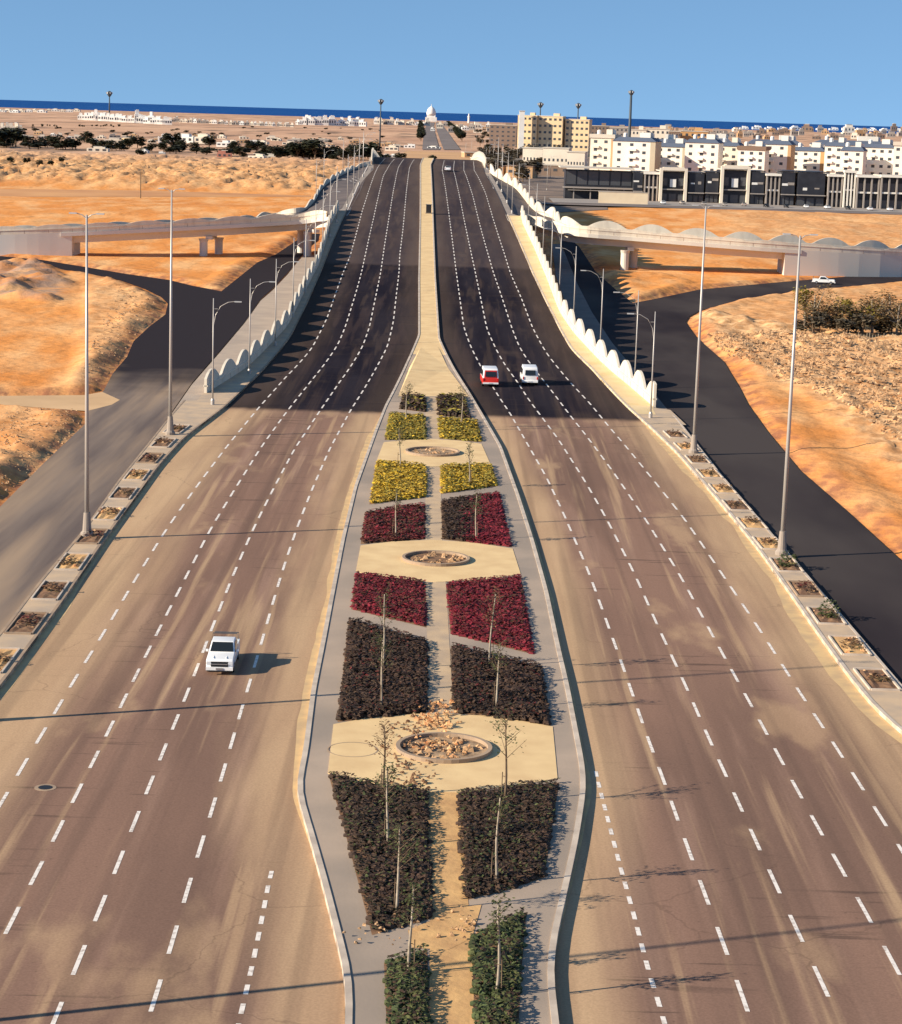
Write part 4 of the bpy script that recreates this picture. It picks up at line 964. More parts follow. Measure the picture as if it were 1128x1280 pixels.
def pickup(loc, rz, label):
    t = thing('pickup_truck', loc, label, 'pickup truck', None, rz); w = 1.86; t.scale = (.88, .88, .88)   # nose towards -y
    me, k = shell([(-2.65, .45), (-2.65, .95), (-2.5, 1.08), (-1.2, 1.2), (-.35, 1.82), (.95, 1.84), (1.15, 1.2), (1.15, .42)], w, 1.12, 1.84, .84, .06); link('body', me, MT['carwhite'], t, True)
    b = MB(); b.box((0, 1.95, .55), (w, 1.6, .2)); b.box((-w/2+.05, 1.95, .95), (.09, 1.6, .6)); b.box((w/2-.05, 1.95, .95), (.09, 1.6, .6)); b.box((0, 2.71, .95), (w-.2, .08, .6)); b.build('load_bed', MT['carwhite'], t)
    b = MB(); b.box((.1, 1.9, .95), (1.3, 1.2, .55)); b.build('load', MT['walkgrey'], t)
    b = MB(); b.tube([(-.85, 1.25, 1.2), (-.85, 1.25, 2.0), (.85, 1.25, 2.0), (.85, 1.25, 1.2)], .035, 6); b.tube([(-.85, 2.6, 1.2), (-.85, 2.6, 1.75), (.85, 2.6, 1.75), (.85, 2.6, 1.2)], .035, 6); b.build('roof_rack', MT['darksteel'], t)
    quad(t, 'windscreen', [(-.80, -1.12, 1.27), (.80, -1.12, 1.27), (.70, -.42, 1.76), (-.70, -.42, 1.76)], MT['glassd'], .03)
    for s in (-1, 1):
        P = [(s*(w/2)+.0*s, -.95, 1.22), (s*(w/2*.99), 1.0, 1.22), (s*(w/2*.875), .85, 1.72), (s*(w/2*.875), -.25, 1.72)]
        if s < 0: P.reverse()
        quad(t, 'side_window', P, MT['glassd'], .02)
        quad(t, 'headlight', [(s*.74-.16, -2.645, .74), (s*.74+.16, -2.645, .74), (s*.74+.16, -2.63, .93), (s*.74-.16, -2.63, .93)], MT['headlight'], .03)
        b = MB(); b.box((s*(w/2+.12), -.75, 1.25), (.2, .1, .16)); b.build('mirror', MT['carwhite'], t)
        b = MB(); b.box((s*.75, 2.76, .85), (.16, .05, .3)); b.build('tail_light', MT['redlight'], t)
        wheel(t, s*(w/2-.12), -1.75); wheel(t, s*(w/2-.12), 1.75)
    quad(t, 'grille', [(-.60, -2.65, .57), (.60, -2.65, .57), (.60, -2.64, .93), (-.60, -2.64, .93)], MT['black'], .025)
    b = MB(); b.box((0, -2.7, .45), (w, .2, .22)); b.box((0, 2.83, .5), (w*.9, .12, .18)); b.build('bumper', MT['carwhite'], t)
    b = MB(); b.box((0, -2.74, .3), (w*.8, .12, .1)); b.build('lower_grille', MT['black'], t)
    b = MB(); b.box((0, -2.72, .76), (1.1, .1, .05)); b.box((0, -2.83, .46), (.5, .03, .12)); b.build('trim', MT['rim'], t)
    for s in (-1, 1): b = MB(); b.box((s*.45, -1.9, 1.135), (.05, 1.1, .03)); b.build('bonnet_crease', MT['carwhite'], t)
    return t
def van(loc, rz, label, lower, upper, w=2.05, l=5.2, h=2.3):
    t = thing('minibus', loc, label, 'minibus', None, rz)   # tail towards -y
    y0, y1 = -l/2, l/2
    me, k = shell([(y0, .42), (y0, 1.15), (y0+.14, h-.08), (y0+.35, h), (y1-1.6, h), (y1-.75, 1.35), (y1-.1, 1.1), (y1, .9), (y1, .42)], w, 1.15, h, .87, .09); link('body', me, upper, t, True)
    if lower is not upper:
        me, k2 = shell([(y0-.02, .40), (y0-.02, 1.14), (y1-.05, 1.1), (y1+.02, .9), (y1+.02, .40)], w+.03, 2, 3, 1, .06); o = link('lower_panel', me, lower, t, True)
        quad(t, 'tailgate', [(-w*.40, y0+.02, 1.12), (-w*.40+w*.8, y0+.02, 1.12), (w*.36, y0+.12, 2.1), (-w*.36, y0+.12, 2.1)][::1], lower, .035)
    quad(t, 'rear_window', [(-w*.33, y0-.01, 1.32), (w*.33, y0-.01, 1.32), (w*.31, y0+.10, h-.36), (-w*.31, y0+.10, h-.36)], MT['glassd'], .075)
    quad(t, 'windscreen', [(w*.38, y1-.72, 1.4), (-w*.38, y1-.72, 1.4), (-w*.36, y1-1.5, h-.15), (w*.36, y1-1.5, h-.15)], MT['glassd'], .04)
    for s in (-1, 1):
        for a, c in ((y0+.5, y0+1.7), (y0+1.85, y0+3.0), (y0+3.15, y1-1.25)):
            P = [(s*w/2*.985, a, 1.3), (s*w/2*.985, c, 1.3), (s*w/2*.90, c, h-.3), (s*w/2*.90, a, h-.3)]
            if s < 0: P.reverse()
            quad(t, 'side_window', P, MT['glassd'], .03)
        b = MB(); b.box((s*(w/2-.12), y0-.04, .95), (.14, .08, .34)); b.build('tail_light', MT['redlight'], t)
        b = MB(); b.box((s*(w/2-.22), y1+.02, .78), (.3, .06, .18)); b.build('headlight', MT['headlight'], t)
        b = MB(); b.box((s*(w/2+.1), y1-1.0, 1.3), (.2, .1, .22)); b.build('mirror', MT['black'], t)
        wheel(t, s*(w/2-.13), y0+.95, .34); wheel(t, s*(w/2-.13), y1-.95, .34)
    b = MB(); b.box((0, y0-.08, .5), (w*.96, .16, .2)); b.box((0, y1+.08, .5), (w*.96, .16, .2)); b.build('bumper', upper, t)
    b = MB(); b.box((0, y0-.175, .52), (.5, .02, .13)); b.build('number_plate', MT['headlight'], t)
    return t
def sedan(loc, rz, label, paint):
    t = thing('car', loc, label, 'car', None, rz); w = 1.76
    me, k = shell([(-2.2, .35), (-2.2, .8), (-2.1, .92), (-1.15, .95), (-.55, 1.4), (.75, 1.42), (1.45, 1.0), (2.1, .95), (2.2, .8), (2.2, .35)], w, .93, 1.42, .8, .06); link('body', me, paint, t, True)
    quad(t, 'windscreen', [(-.74, -1.12, 1.0), (.74, -1.12, 1.0), (.64, -.62, 1.36), (-.64, -.62, 1.36)], MT['glassd'], .03)
    quad(t, 'rear_window', [(.74, 1.38, 1.04), (-.74, 1.38, 1.04), (-.64, .8, 1.37), (.64, .8, 1.37)], MT['glassd'], .03)
    for s in (-1, 1):
        P = [(s*w/2*.985, -.9, 1.0), (s*w/2*.985, 1.2, 1.0), (s*w/2*.83, .7, 1.34), (s*w/2*.83, -.5, 1.34)]
        if s < 0: P.reverse()
        quad(t, 'side_window', P, MT['glassd'], .03)
        b = MB(); b.box((s*.7, -2.2, .68), (.28, .06, .14)); b.build('headlight', MT['headlight'], t)
        b = MB(); b.box((s*.7, 2.2, .75), (.28, .06, .14)); b.build('tail_light', MT['redlight'], t)
        wheel(t, s*(w/2-.11), -1.35, .31, .22); wheel(t, s*(w/2-.11), 1.35, .31, .22)
    return t
def along(f, y): return math.atan2(-(f(y+4)-f(y-4)), 8)
p = WR(273, 846); fL3 = xcurve(LL[2]); pickup((p.x, p.y+2.7, p.z+.03), along(fL3, p.y)*.6, 'white pickup truck driving towards the viewer on the left carriageway')
p = WR(612, 484); fR1 = xcurve(LL[4]); van((p.x, p.y+2.5, p.z+.03), along(fR1, p.y)*.7, 'red and white minibus with a white roof driving away beside the median', MT['carred'], MT['carwhite'])
p = WR(662, 482); van((p.x, p.y+2.5, p.z+.03), along(fR1, p.y)*.4, 'white minibus with dark rear window driving away in the middle lanes', MT['carwhite'], MT['carwhite'])
p = WR(560, 214); sedan((p.x, p.y, p.z+.03), math.pi, 'small white car far off near the crest of the overpass', MT['carwhite'])
p = Wp(1030, 355); pk = pickup((p.x, p.y, .02), R(78), 'white pickup truck on the side road below the right ramp')
p = WR(536, 268); t_ = thing('utility_cabinet', (p.x, p.y, p.z+.25), 'dark utility cabinet standing on the cream median of the overpass', 'cabinet')
b = MB(); b.box((0, 0, 1.0), (1.2, 1.2, 1.8)); b.build('cabinet_body', MT['black'], t_); b = MB(); b.box((0, 0, 1.98), (1.4, 1.4, .12)); b.build('lid', MT['darksteel'], t_); b = MB(); b.box((0, 0, .06), (1.5, 1.5, .12)); b.build('plinth', MT['conc'], t_)
p = WR(57, 985); t_ = thing('manhole_cover', (p.x, p.y, .02), 'round dark manhole in a pale dusty patch on the near left road', 'manhole')
b = MB(); b.lathe((0, 0, 0), [(.55, 0), (.55, .012)], 24); b.build('frame', MT['kerbdark'], t_); b = MB(); b.lathe((0, 0, .012), [(.36, 0), (.36, .008)], 20); b.build('cover', MT['black'], t_)
# ------------------------------------------------------------------ trees in the distance
random.seed(23)
def tree_thing(seed, h, r, label, cat, grp, lm, n=260, ls=.5, spindly=False):
    rnd = random.Random(seed); t = thing('tree', (0, 0, 0), label, cat, grp)
    b = MB(); lean = rnd.uniform(-.06, .06)
    b.tube([(0, 0, -.3), (lean*h*.3, 0, h*.3), (lean*h, 0, h*.75)], [h*.035, h*.028, h*.012], 6)
    cl = []
    for k in range(7):
        a = rnd.uniform(0, 6.28); q = r*rnd.uniform(.25, .7); z = h*rnd.uniform(.42 if not spindly else .22, .86)
        c = Vector((q*math.cos(a), q*math.sin(a), z)); cl.append((c, r*rnd.uniform(.35, .6)))
        b.tube([(lean*h*.3, 0, h*.32), tuple(c)], [h*.015, h*.006], 4)
    b.build('trunk', MT['bark'] if not spindly else MT['trunkw'], t)
    b = MB()
    for _ in range(n):
        c, q = rnd.choice(cl); v = Vector((rnd.gauss(0, 1), rnd.gauss(0, 1), rnd.gauss(0, .8))).normalized()*q*rnd.uniform(.5, 1.05)
        leaf(b, c+v, ls*rnd.uniform(.6, 1.4), 0, rnd)
    b.build('crown', lm, t); return t
G1 = 'dark trees of the belt across the plain'
protos = [tree_thing(i+1, 9, 4.2, 'dark bushy tree in the long tree belt across the plain on the left', 'tree', G1, MT['l_tree'], 520, 1.0) for i in range(4)]
used = [0]*4
def place_tree(px, py, s, i=None, lab=None, grp=None, sw=1.0):
    i = random.randrange(4) if i is None else i; p = Wp(px, py)
    o = protos[i] if not used[i] else copy_tree(protos[i]); used[i] = 1
    o.location = (p.x, p.y, zat(p.x, p.y)); o.scale = (s*sw, s*sw, s); o.rotation_euler = (0, 0, random.uniform(0, 6.28))
    w_ = 'at the far left end of the belt' if px < 120 else 'in the middle of the belt near the white sheds' if px < 300 else 'in the thick part of the belt near the overpass head'
    if lab is None: o['label'] = 'dark bushy tree '+w_; o['group'] = 'dark trees '+w_
    elif 'foot of the long' in lab: o['label'] = 'low wide bush '+w_; o['group'] = 'low bushes '+w_
    else: o['label'] = lab; o['group'] = grp
    if lab and ('bush' in lab or 'shrub' in lab): o.name = 'bush'; o['category'] = 'bush'
    return o
for (px, py, s) in [(-6,184,1.5),(8,184,1.6),(20,183,1.5),(36,184,.9),(48,185,.8),(60,184,1),(70,186,1),(82,187,1.1),(95,187,1),(108,178,1.1),(116,185,.9),(128,187,.8),(140,188,.8),(150,188,.8),(160,185,1),(172,185,1.1),(190,190,.7),(205,189,.9),(215,186,1.5),(228,189,.9),(243,190,.8),(262,184,1.2),(292,192,1.1),(300,198,.9),(312,190,1.1),(322,190,1),(333,196,.9),(345,200,1),(352,198,1),(365,198,1.3),(372,200,1.3),(380,200,1.2),(387,200,1.5),(394,201,1.5),(402,200,1),(412,201,1),(420,197,.9),(430,200,1),(440,199,1.1),(452,200,1.3),(460,198,1.4),(466,199,1.3),(30,176,.5),(50,177,.5),(175,196,.6),(418,206,.7),(470,207,.8),(480,205,.8),(490,206,.6),(500,205,.8),(540,203,.6)]:
    place_tree(px, py+1, s*1.0, sw=1.25); place_tree(px+random.uniform(-5, 5), py+.5, s*.5, sw=2.0, lab='low wide bush filling the foot of the long tree belt', grp='low bushes in the tree belt')
for (px) in (14, 34, 50, 64, 78): place_tree(px, 219, .42, lab='small dark shrub on the sandy rise at far left', grp='five shrubs on the sandy rise')
for i in range(30):
    y = 165+random.random()*62
    place_tree(600+random.random()*(150 if y < 200 else 90), y, random.uniform(.5, .95), lab='small dusty tree in the busy quarter right of the avenue', grp='trees right of the avenue')
for i in range(40):
    py = 156+22*(i//2)/20.0; k = (py-142)/.9; sx = -1 if i % 2 else 1
    xl = {-1: 526+(py-156)*.02, 1: 560+(py-156)*.85}[sx]; q_ = Wp(xl, py); yy = q_.y; x = q_.x
    i_ = random.randrange(4); o = copy_tree(protos[i_]); o.location = (x, yy, .3); o.scale = (1.3,)*3; o['label'] = 'tree in the rows lining the far avenue'; o['group'] = 'trees lining the far avenue'
for i in range(26):
    place_tree(40+random.random()*110, 158+random.random()*2, .35, lab='low scrub bush in the thin row across the far plain', grp='scrub rows on the far plain')
protos2 = [tree_thing(90+i, 8, 3.8, 'x', 'tree', 'trees right of the avenue', MT['l_dusty'], 420, .9) for i in range(3)]
for i in range(96):
    py = 163+random.random()*66; px = random.uniform(594, 735 if py < 205 else 690); p = Wp(px, py); o = protos2[i] if i < 3 else copy_tree(protos2[i % 3]); s_ = random.uniform(.6, 1.25)
    o.location = (p.x, p.y, .05); o.scale = (s_*1.2, s_*1.2, s_); o.rotation_euler = (0, 0, random.uniform(0, 6)); o['label'] = 'grey brown dusty tree in the busy quarter right of the avenue'
for i in range(46):
    px = random.uniform(-5, 480); place_tree(px, 184.5+px/480*17+random.uniform(-1.5, 2), random.uniform(.35, .6), sw=2.4, lab='low wide bush filling the foot of the long tree belt', grp='low bushes in the tree belt')
for i in range(60): place_tree(random.uniform(-5, 480), random.uniform(160, 182), random.uniform(.2, .42), sw=2.2, lab='tiny dark scrub bush dotted on the far plain left of the avenue', grp='scrub dotted on the far plain')
for i in range(12):
    o = copy_tree(protos2[i % 3]); p = Wp(1004+i*11+random.uniform(-3, 3), 427+random.uniform(-8, 5)); s_ = random.uniform(.3, .42); o.location = (p.x, p.y, zat(p.x, p.y)-.3); o.scale = (s_*1.2, s_*1.2, s_)
    o.name = 'bush'; o['category'] = 'bush'; o['label'] = 'low dry bush growing under the roadside thicket'; o['group'] = 'low bushes under the roadside thicket'
# roadside scrub thicket on the right with its low fence
G2 = 'trees of the roadside thicket'
for i, (px, py, h, r) in enumerate([(1006,412,6,2.2),(1016,424,7,3.0),(1030,416,5.5,2.4),(1044,425,5,2.4),(1060,424,5,2.4),(1076,425,6,3.0),(1090,426,6,3.0),(1104,424,6,2.6),(1120,428,6.5,3),(1136,426,6,3),(1052,408,4.5,2),(1085,410,5,2.5),(1112,408,5,2.5)]):
    t_ = tree_thing(60+i, h*(1.0+.25*(i%3==0)), r*1.15, 'dry olive scrub tree of the roadside thicket, %s from its left end' % ordn[i], 'tree', G2, MT['l_scrub'] if i % 5 else MT['l_olive'], 900, .26, True)
    p = Wp(px, py); t_.location = (p.x, p.y, zat(p.x, p.y))
p0 = Wp(1040, 432); p1 = Wp(1250, 436)
t_ = thing('low_fence', (p0.x, p0.y, 0), 'low picket fence of pale stakes in front of the roadside thicket', 'fence')
b = MB(); n = 60
for i in range(n): q = p0.lerp(p1, i/(n-1)); b.tube([(q.x, q.y, -.2), (q.x+random.uniform(-.05, .05), q.y, 1.5+random.uniform(-.2, .3)+.4)], .05, 5)
b.build('stakes', MT['trunkw'], t_, world=True); b = MB(); b.tube([p0+Vector((0, 0, .9)), p1+Vector((0, 0, .9))], .04, 5); b.build('rail', MT['bark'], t_, world=True)
# ------------------------------------------------------------------ buildings
random.seed(31)
BM = {}
def bmat(key, c, c2=None):
    if key not in BM: BM[key] = mat(key, c, c2 or tuple(v*.88 for v in c), .85, .08)
    return BM[key]
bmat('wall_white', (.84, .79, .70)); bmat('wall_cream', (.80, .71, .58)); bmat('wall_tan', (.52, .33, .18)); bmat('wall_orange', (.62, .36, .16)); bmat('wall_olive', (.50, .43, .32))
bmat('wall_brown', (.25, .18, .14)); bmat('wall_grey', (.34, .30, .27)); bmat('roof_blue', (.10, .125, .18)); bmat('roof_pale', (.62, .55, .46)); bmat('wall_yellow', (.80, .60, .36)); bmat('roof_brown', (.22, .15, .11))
BM['glass'] = mat('window_glass', (.07, .075, .085), None, .2, spec=.5); BM['black'] = mat('black_cladding', (.022, .024, .032), (.035, .038, .048), .4, .3)
BM['pink'] = bmat('wall_pink', (.5, .22, .16)); BM['plainwhite'] = bmat('wall_plain_white', (.82, .80, .76))
wm_cache = {}
def window(parent, c, w, h, nrm, m=None):
    """one window with frame depth, standing 3 cm proud and recessed glass"""
    key = (round(w, 2), round(h, 2))
    if key not in wm_cache:
        b = MB(); b.box((0, 0, 0), (w, .12, h)); me = bpy.data.meshes.new('window'); me.from_pydata(b.v, [], b.f); me.materials.append(BM['glass']); wm_cache[key] = me
    o = bpy.data.objects.new('window', wm_cache[key]); COL.objects.link(o); o.parent = parent; o.location = c; o.rotation_euler = (0, 0, nrm); return o
def block(label, loc, w, dpt, h, rz, wall, roof='roof_pale', floors=5, cols=3, side=None, grp=None, name='apartment_block', cat='apartment block', roof_h=.5, over=.35, wins=True, para=True, left=True, dome=False, ww=None, wh=1.5):
    t = thing(name, loc, label, cat, grp, rz)
    b = MB(); b.box((0, 0, h/2-.3), (w, dpt, h+.6)); b.build('wall', BM[wall], t)
    b = MB(); b.box((0, 0, h+roof_h/2+.003), (w+over*2, dpt+over*2, roof_h), taper=.72 if roof == 'roof_blue' else 1.0); b.build('roof', BM[roof], t)
    if para: b = MB(); b.box((w*.2, 0, h+roof_h+1.1), (w*.25, dpt*.3, 2.2)); b.build('stair_head', BM[wall], t)
    if name == 'apartment_block':
        for sx in (-.3, .34): b = MB(); b.lathe((sx*w, dpt*.1, h+roof_h), [(.9, 0), (.9, 1.6), (.3, 1.9)], 10); b.build('water_tank', BM['plainwhite'], t)
        for zz in (.42, .56, .7, .84): b = MB(); b.box((-w/2+w/cols*(.5 if cols < 3 else 1.4), -dpt/2-.55, h*zz), (w/cols*.55, 1.1, .9)); b.build('balcony', BM[wall], t)
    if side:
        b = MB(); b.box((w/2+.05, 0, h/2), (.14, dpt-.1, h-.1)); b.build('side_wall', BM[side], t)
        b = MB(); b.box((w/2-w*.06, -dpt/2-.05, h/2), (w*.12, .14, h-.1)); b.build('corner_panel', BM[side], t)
    if wins:
        fh = h/floors; ww_ = ww or w/cols*.42
        for i in range(floors):
            for j in range(cols):
                x = -w/2+(j+.5)*w/cols*(.88 if side else 1.0); window(t, (x, -dpt/2-.02, (i+.55)*fh), ww_, wh, 0)
        if left:
            for i in range(floors):
                for j in range(2): window(t, (-w/2-.02, -dpt/2+(j+.5)*dpt/2, (i+.55)*fh), dpt*.16, wh, math.pi/2)
    return t
DA = 990.0
def at_px(px, D, z=0.0):
    """x of a point seen at px, at distance D"""
    for _ in range(1): pass
    # solve on the line y=D
    lo = Wp(px, 200); d_ = ray(px, 240); k = D/d_.y
    # refine the row so that z fits
    py = 240
    for _ in range(6):
        d_ = ray(px, py); zz = H+d_.z*D/d_.y; py += (zz-z)/ (D/F)
        if abs(zz-z) < .01: break
    d_ = ray(px, py); return d_.x*D/d_.y, py
def ztop(px, py, D): d_ = ray(px, py); return H+d_.z*D/d_.y
rows = [
 # x0, x1, ytop, D, wall, roof, cols, side, rz, label
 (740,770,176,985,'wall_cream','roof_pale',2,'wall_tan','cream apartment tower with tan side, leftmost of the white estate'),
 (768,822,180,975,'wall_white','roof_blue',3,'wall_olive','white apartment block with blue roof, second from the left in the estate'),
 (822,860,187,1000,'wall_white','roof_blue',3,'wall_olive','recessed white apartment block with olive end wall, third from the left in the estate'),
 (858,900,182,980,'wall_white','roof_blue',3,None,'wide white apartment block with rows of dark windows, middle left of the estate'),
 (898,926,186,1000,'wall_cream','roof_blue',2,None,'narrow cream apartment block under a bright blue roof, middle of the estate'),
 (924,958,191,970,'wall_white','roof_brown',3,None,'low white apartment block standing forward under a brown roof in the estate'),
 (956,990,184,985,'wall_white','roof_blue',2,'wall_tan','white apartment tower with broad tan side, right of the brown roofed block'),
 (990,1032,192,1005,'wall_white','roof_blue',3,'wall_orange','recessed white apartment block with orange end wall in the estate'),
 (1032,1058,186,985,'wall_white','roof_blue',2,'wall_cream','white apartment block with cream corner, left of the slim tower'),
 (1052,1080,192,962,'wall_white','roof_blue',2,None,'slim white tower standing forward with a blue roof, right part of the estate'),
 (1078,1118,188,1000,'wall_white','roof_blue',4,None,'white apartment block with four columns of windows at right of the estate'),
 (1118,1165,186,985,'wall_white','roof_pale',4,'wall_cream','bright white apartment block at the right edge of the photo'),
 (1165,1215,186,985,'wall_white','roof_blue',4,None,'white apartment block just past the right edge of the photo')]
for i, (x0, x1, yt, D, wl, rf, cols, side, lab) in enumerate(rows):
    a, _ = at_px(x0, D); c, _ = at_px(x1, D); h = ztop((x0+x1)/2, yt, D)+1.0; rz_ = R(-17)
    w = (c-a)*1.0
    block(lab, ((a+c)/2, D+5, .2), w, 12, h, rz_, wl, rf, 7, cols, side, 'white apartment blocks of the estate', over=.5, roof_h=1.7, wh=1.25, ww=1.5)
# second line of estate roofs behind
for i, (x0, x1, yt) in enumerate([(800,850,178),(866,912,177),(930,1000,179),(1010,1110,180)]):
    D = 1060; a, _ = at_px(x0, D); c, _ = at_px(x1, D); h = ztop((x0+x1)/2, yt, D)-.7
    block('blue roofed apartment block in the back line of the estate, %s from the left' % ordn[i], ((a+c)/2, D, .2), c-a, 14, h, R(-6), 'wall_white', 'roof_blue', 7, 8, None, 'white apartment blocks of the estate', roof_h=2.2, wh=1.3)
# ------------------------------------------------------------------ shopping frontage (black)
def shop(label, x0, x1, yt, yb, D, style):
    a, _ = at_px(x0, D); c, _ = at_px(x1, D); h = ztop((x0+x1)/2, yt, D)-(.9 if style != 'H' else .3); w = c-a-.2
    t = thing('shop_front', ((a+c)/2, D, .2), label, 'shop front', 'separate shop fronts below the estate'); rnd = random.Random(int(x0))
    frame = 'wall_white' if style in 'PGT' else 'black'
    if style == 'H':      # long hall: two thin pale slabs over dark glass
        b = MB(); b.box((0, 8, h*.5-.8), (w, 14, h-1.2)); b.build('wall', BM['black'], t)
        b = MB(); b.box((-1, 7, h-.25), (w+3, 20, .5)); b.build('roof', BM['roof_pale'], t)
        b = MB(); b.box((6, -.6, h*.36), (w+14, 4.2, .6)); b.box((6, -.6, h*.28), (w+10, 3.4, .3)); b.build('canopy', BM['wall_grey'], t)
        for k in range(6): b = MB(); b.box((-w/2+(k+.5)*w/6, .93, h*.66), (w/6*.86, .12, h*.42)); b.build('shop_window', BM['glass'], t)
        for k in range(4): b = MB(); b.box((-w/2+(k+.5)*w/4, -1.5, h*.17), (.45, .45, h*.36)); b.build('column', BM['wall_grey'], t)
        return t
    dk = BM['black']
    b = MB(); b.box((0, 9, h*.5-.3), (w-.1, 15, h-.4)); b.build('wall', dk, t)
    b = MB(); b.box((0, 9, h+.05), (w+.4, 16.6, .4)); b.build('roof', BM['roof_pale' if style in 'PGT' else 'black'], t)
    if style == 'B':
        b = MB(); b.box((0, .9, h*.62), (w*.94, 1.5, h*.72)); b.build('facade_panel', dk, t)
        for k in range(2):
            b = MB(); b.box((-w*.22+k*w*.42, .08, h*rnd.uniform(.45, .8)), (rnd.uniform(1.2, 3), .14, rnd.uniform(.5, 1.2))); b.build('sign_panel', BM['wall_grey' if k else 'plainwhite'], t)
        b = MB(); b.box((0, -.4, h*.34), (w, 1.6, .4)); b.build('canopy', BM['wall_grey'], t)
    if style == 'P':
        b = MB(); b.box((-w/2+.6, 0, h*.55), (1.2, 2.2, h*1.1)); b.box((w/2-.6, 0, h*.55), (1.2, 2.2, h*1.1)); b.box((0, 0, h*1.08), (w-2.4, 2.2, 1.3)); b.build('portal_frame', BM['wall_cream'], t)
        b = MB(); b.box((0, .4, h*.42), (w-2.6, 1.6, .5)); b.build('canopy', BM['wall_grey'], t)
        b = MB(); b.box((0, .8, h*.62), (w*.22, .6, h*.25)); b.build('sign_panel', BM['plainwhite'], t)
    if style in 'GT':
        n = 3
        for k in range(n+1): b = MB(); b.box((-w/2+.3+k*(w-.6)/n, .4, h*.5), (.6, 1.4, h)); b.build('column', BM['wall_grey' if style == 'G' else 'wall_white'], t)
        b = MB(); b.box((0, .6, h*.5), (w-.7, 1.2, .7)); b.build('canopy', BM['wall_white'], t)
        b = MB(); b.box((0, .3, h-.1), (w+.6, 2.4, .9)); b.build('cornice', BM['wall_white'], t)
    for k in range(3):
        for z0 in (.16, .66): b = MB(); b.box((-w/3+k*w/3, 1.35, h*z0), (w*.26, .3, h*.24)); b.build('shop_window', BM['glass'], t)
    return t
shop('long dark glass hall with thin flat pale roof, left end of the shop fronts', 706, 790, 209, 240, 912, 'H')
for (x0, x1, yt, D, stl, lab) in [(791,803,213,905,'B','narrow black shop front beside the long glass hall'),(804,822,214,905,'G','grey framed shop front, second right of the glass hall'),(823,858,212,903,'P','wide white portal shop front, nearer the glass hall of the two wide ones'),
    (859,880,214,903,'B','black shop front right of the first wide white portal'),(881,898,213,902,'B','black shop front left of the second wide white portal'),(899,936,210,901,'P','wide white portal shop front in the middle of the row'),
    (937,955,212,900,'B','tall black shop front right of the middle white portal'),(956,974,216,899,'G','grey framed shop front between two black ones'),(975,993,212,898,'B','tall narrow black shop front with grey edges'),
    (995,1031,213,897,'B','widest solid black shop front of the row'),(1033,1052,217,896,'G','grey framed shop front right of the widest black one'),(1053,1068,212,895,'T','slim white framed tower front'),
    (1069,1098,218,894,'G','grey framed shop front under a long white cornice, left half'),(1099,1130,218,893,'G','grey framed shop front under a long white cornice, right half'),(1131,1160,219,892,'B','black shop front past the right edge of the photo'),(1161,1200,219,892,'G','grey shop front past the right edge of the photo')]:
    shop(lab, x0, x1, yt, 250, D, stl)
# forecourt, boundary wall and cream screen wall
strip('pavement', at_px(690, 870)[0], at_px(1300, 870)[0], 858, 902, .62, BM['wall_grey'])
strip('road', at_px(650, 840)[0], at_px(1400, 840)[0], 838, 856, .60, mdk)
a = at_px(747, 872)[0]; c = at_px(808, 872)[0]; t_ = thing('screen_wall', ((a+c)/2, 866, 0), 'blank cream rectangular wall in front of the dark glass hall', 'wall')
b = MB(); b.box((0, 0, 2.4), (c-a, .6, 5.2)); b.build('wall', MT['creamwall'], t_); b = MB(); b.box((0, 0, 5.06), (c-a+.4, .9, .18)); b.build('coping', BM['roof_pale'], t_)
for i in range(30):
    x = at_px(830+i*13, 868)[0]; 
    if i % 2: continue
    o = sedan((x, 872+random.random()*8, .63), R(random.choice((0, 180))+random.uniform(-6, 6)), 'car parked in front of the black shop fronts', random.choice([MT['carwhite'], MT['black'], BM['wall_grey']])); o['group'] = 'cars parked at the shops'
# ------------------------------------------------------------------ yellow hotel
for (x0, x1, yt, lab, cols) in ((648,672,145,'tall yellow building, left wing beside the avenue quarter',4),(673,704,146,'tall yellow building with rows of small windows, middle wing',5),(707,737,150,'yellow building with flat arched roof, right wing',5)):
    D = 1900; a, _ = at_px(x0, D); c, _ = at_px(x1, D); h = ztop((x0+x1)/2, yt, D)
    t_ = block(lab, ((a+c)/2, D, .3), c-a, 16, h, R(-12), 'wall_yellow', 'wall_cream', 6, cols, None, 'yellow building wings', name='yellow_building', cat='building', wh=1.9, ww=2.2)
# white corner tower of the yellow building
a, _ = at_px(651, 1885); t_ = thing('stair_tower', (a, 1885, .3), 'white stair tower at the left end of the tall yellow building', 'tower'); h = ztop(651, 139.5, 1885)
b = MB(); b.box((0, 0, h/2), (4.5, 4.5, h)); b.build('wall', BM['plainwhite'], t_); b = MB(); b.box((0, 0, h+.3), (5.2, 5.2, .6)); b.build('roof', BM['roof_pale'], t_)
# dark blocks right behind the yellow building
for (x0, x1, yt, D, wl, lab) in ((738,760,158,1950,'wall_brown','dark brown block just right of the yellow building'),(758,784,160,2000,'wall_grey','dark grey slatted block behind the tall mast'),(784,806,163,1500,'wall_cream','long low cream hall right of the tall mast, left part'),(806,835,162,1500,'wall_cream','long low cream hall right of the tall mast, right part'),(612,646,157,2300,'wall_brown','dark low block left of the yellow building'),
    (845,882,165,1400,'wall_orange','low orange cream building beyond the white estate'),(834,848,165,1380,'wall_brown','dark cube building beyond the white estate')):
    a, _ = at_px(x0, D); c, _ = at_px(x1, D); h = max(4, ztop((x0+x1)/2, yt, D)); block(lab, ((a+c)/2, D, .3), c-a, 18, h, R(-5), wl, 'roof_pale', max(2, int(h/4)), 5, None, None, name='building', cat='building', wh=1.6)
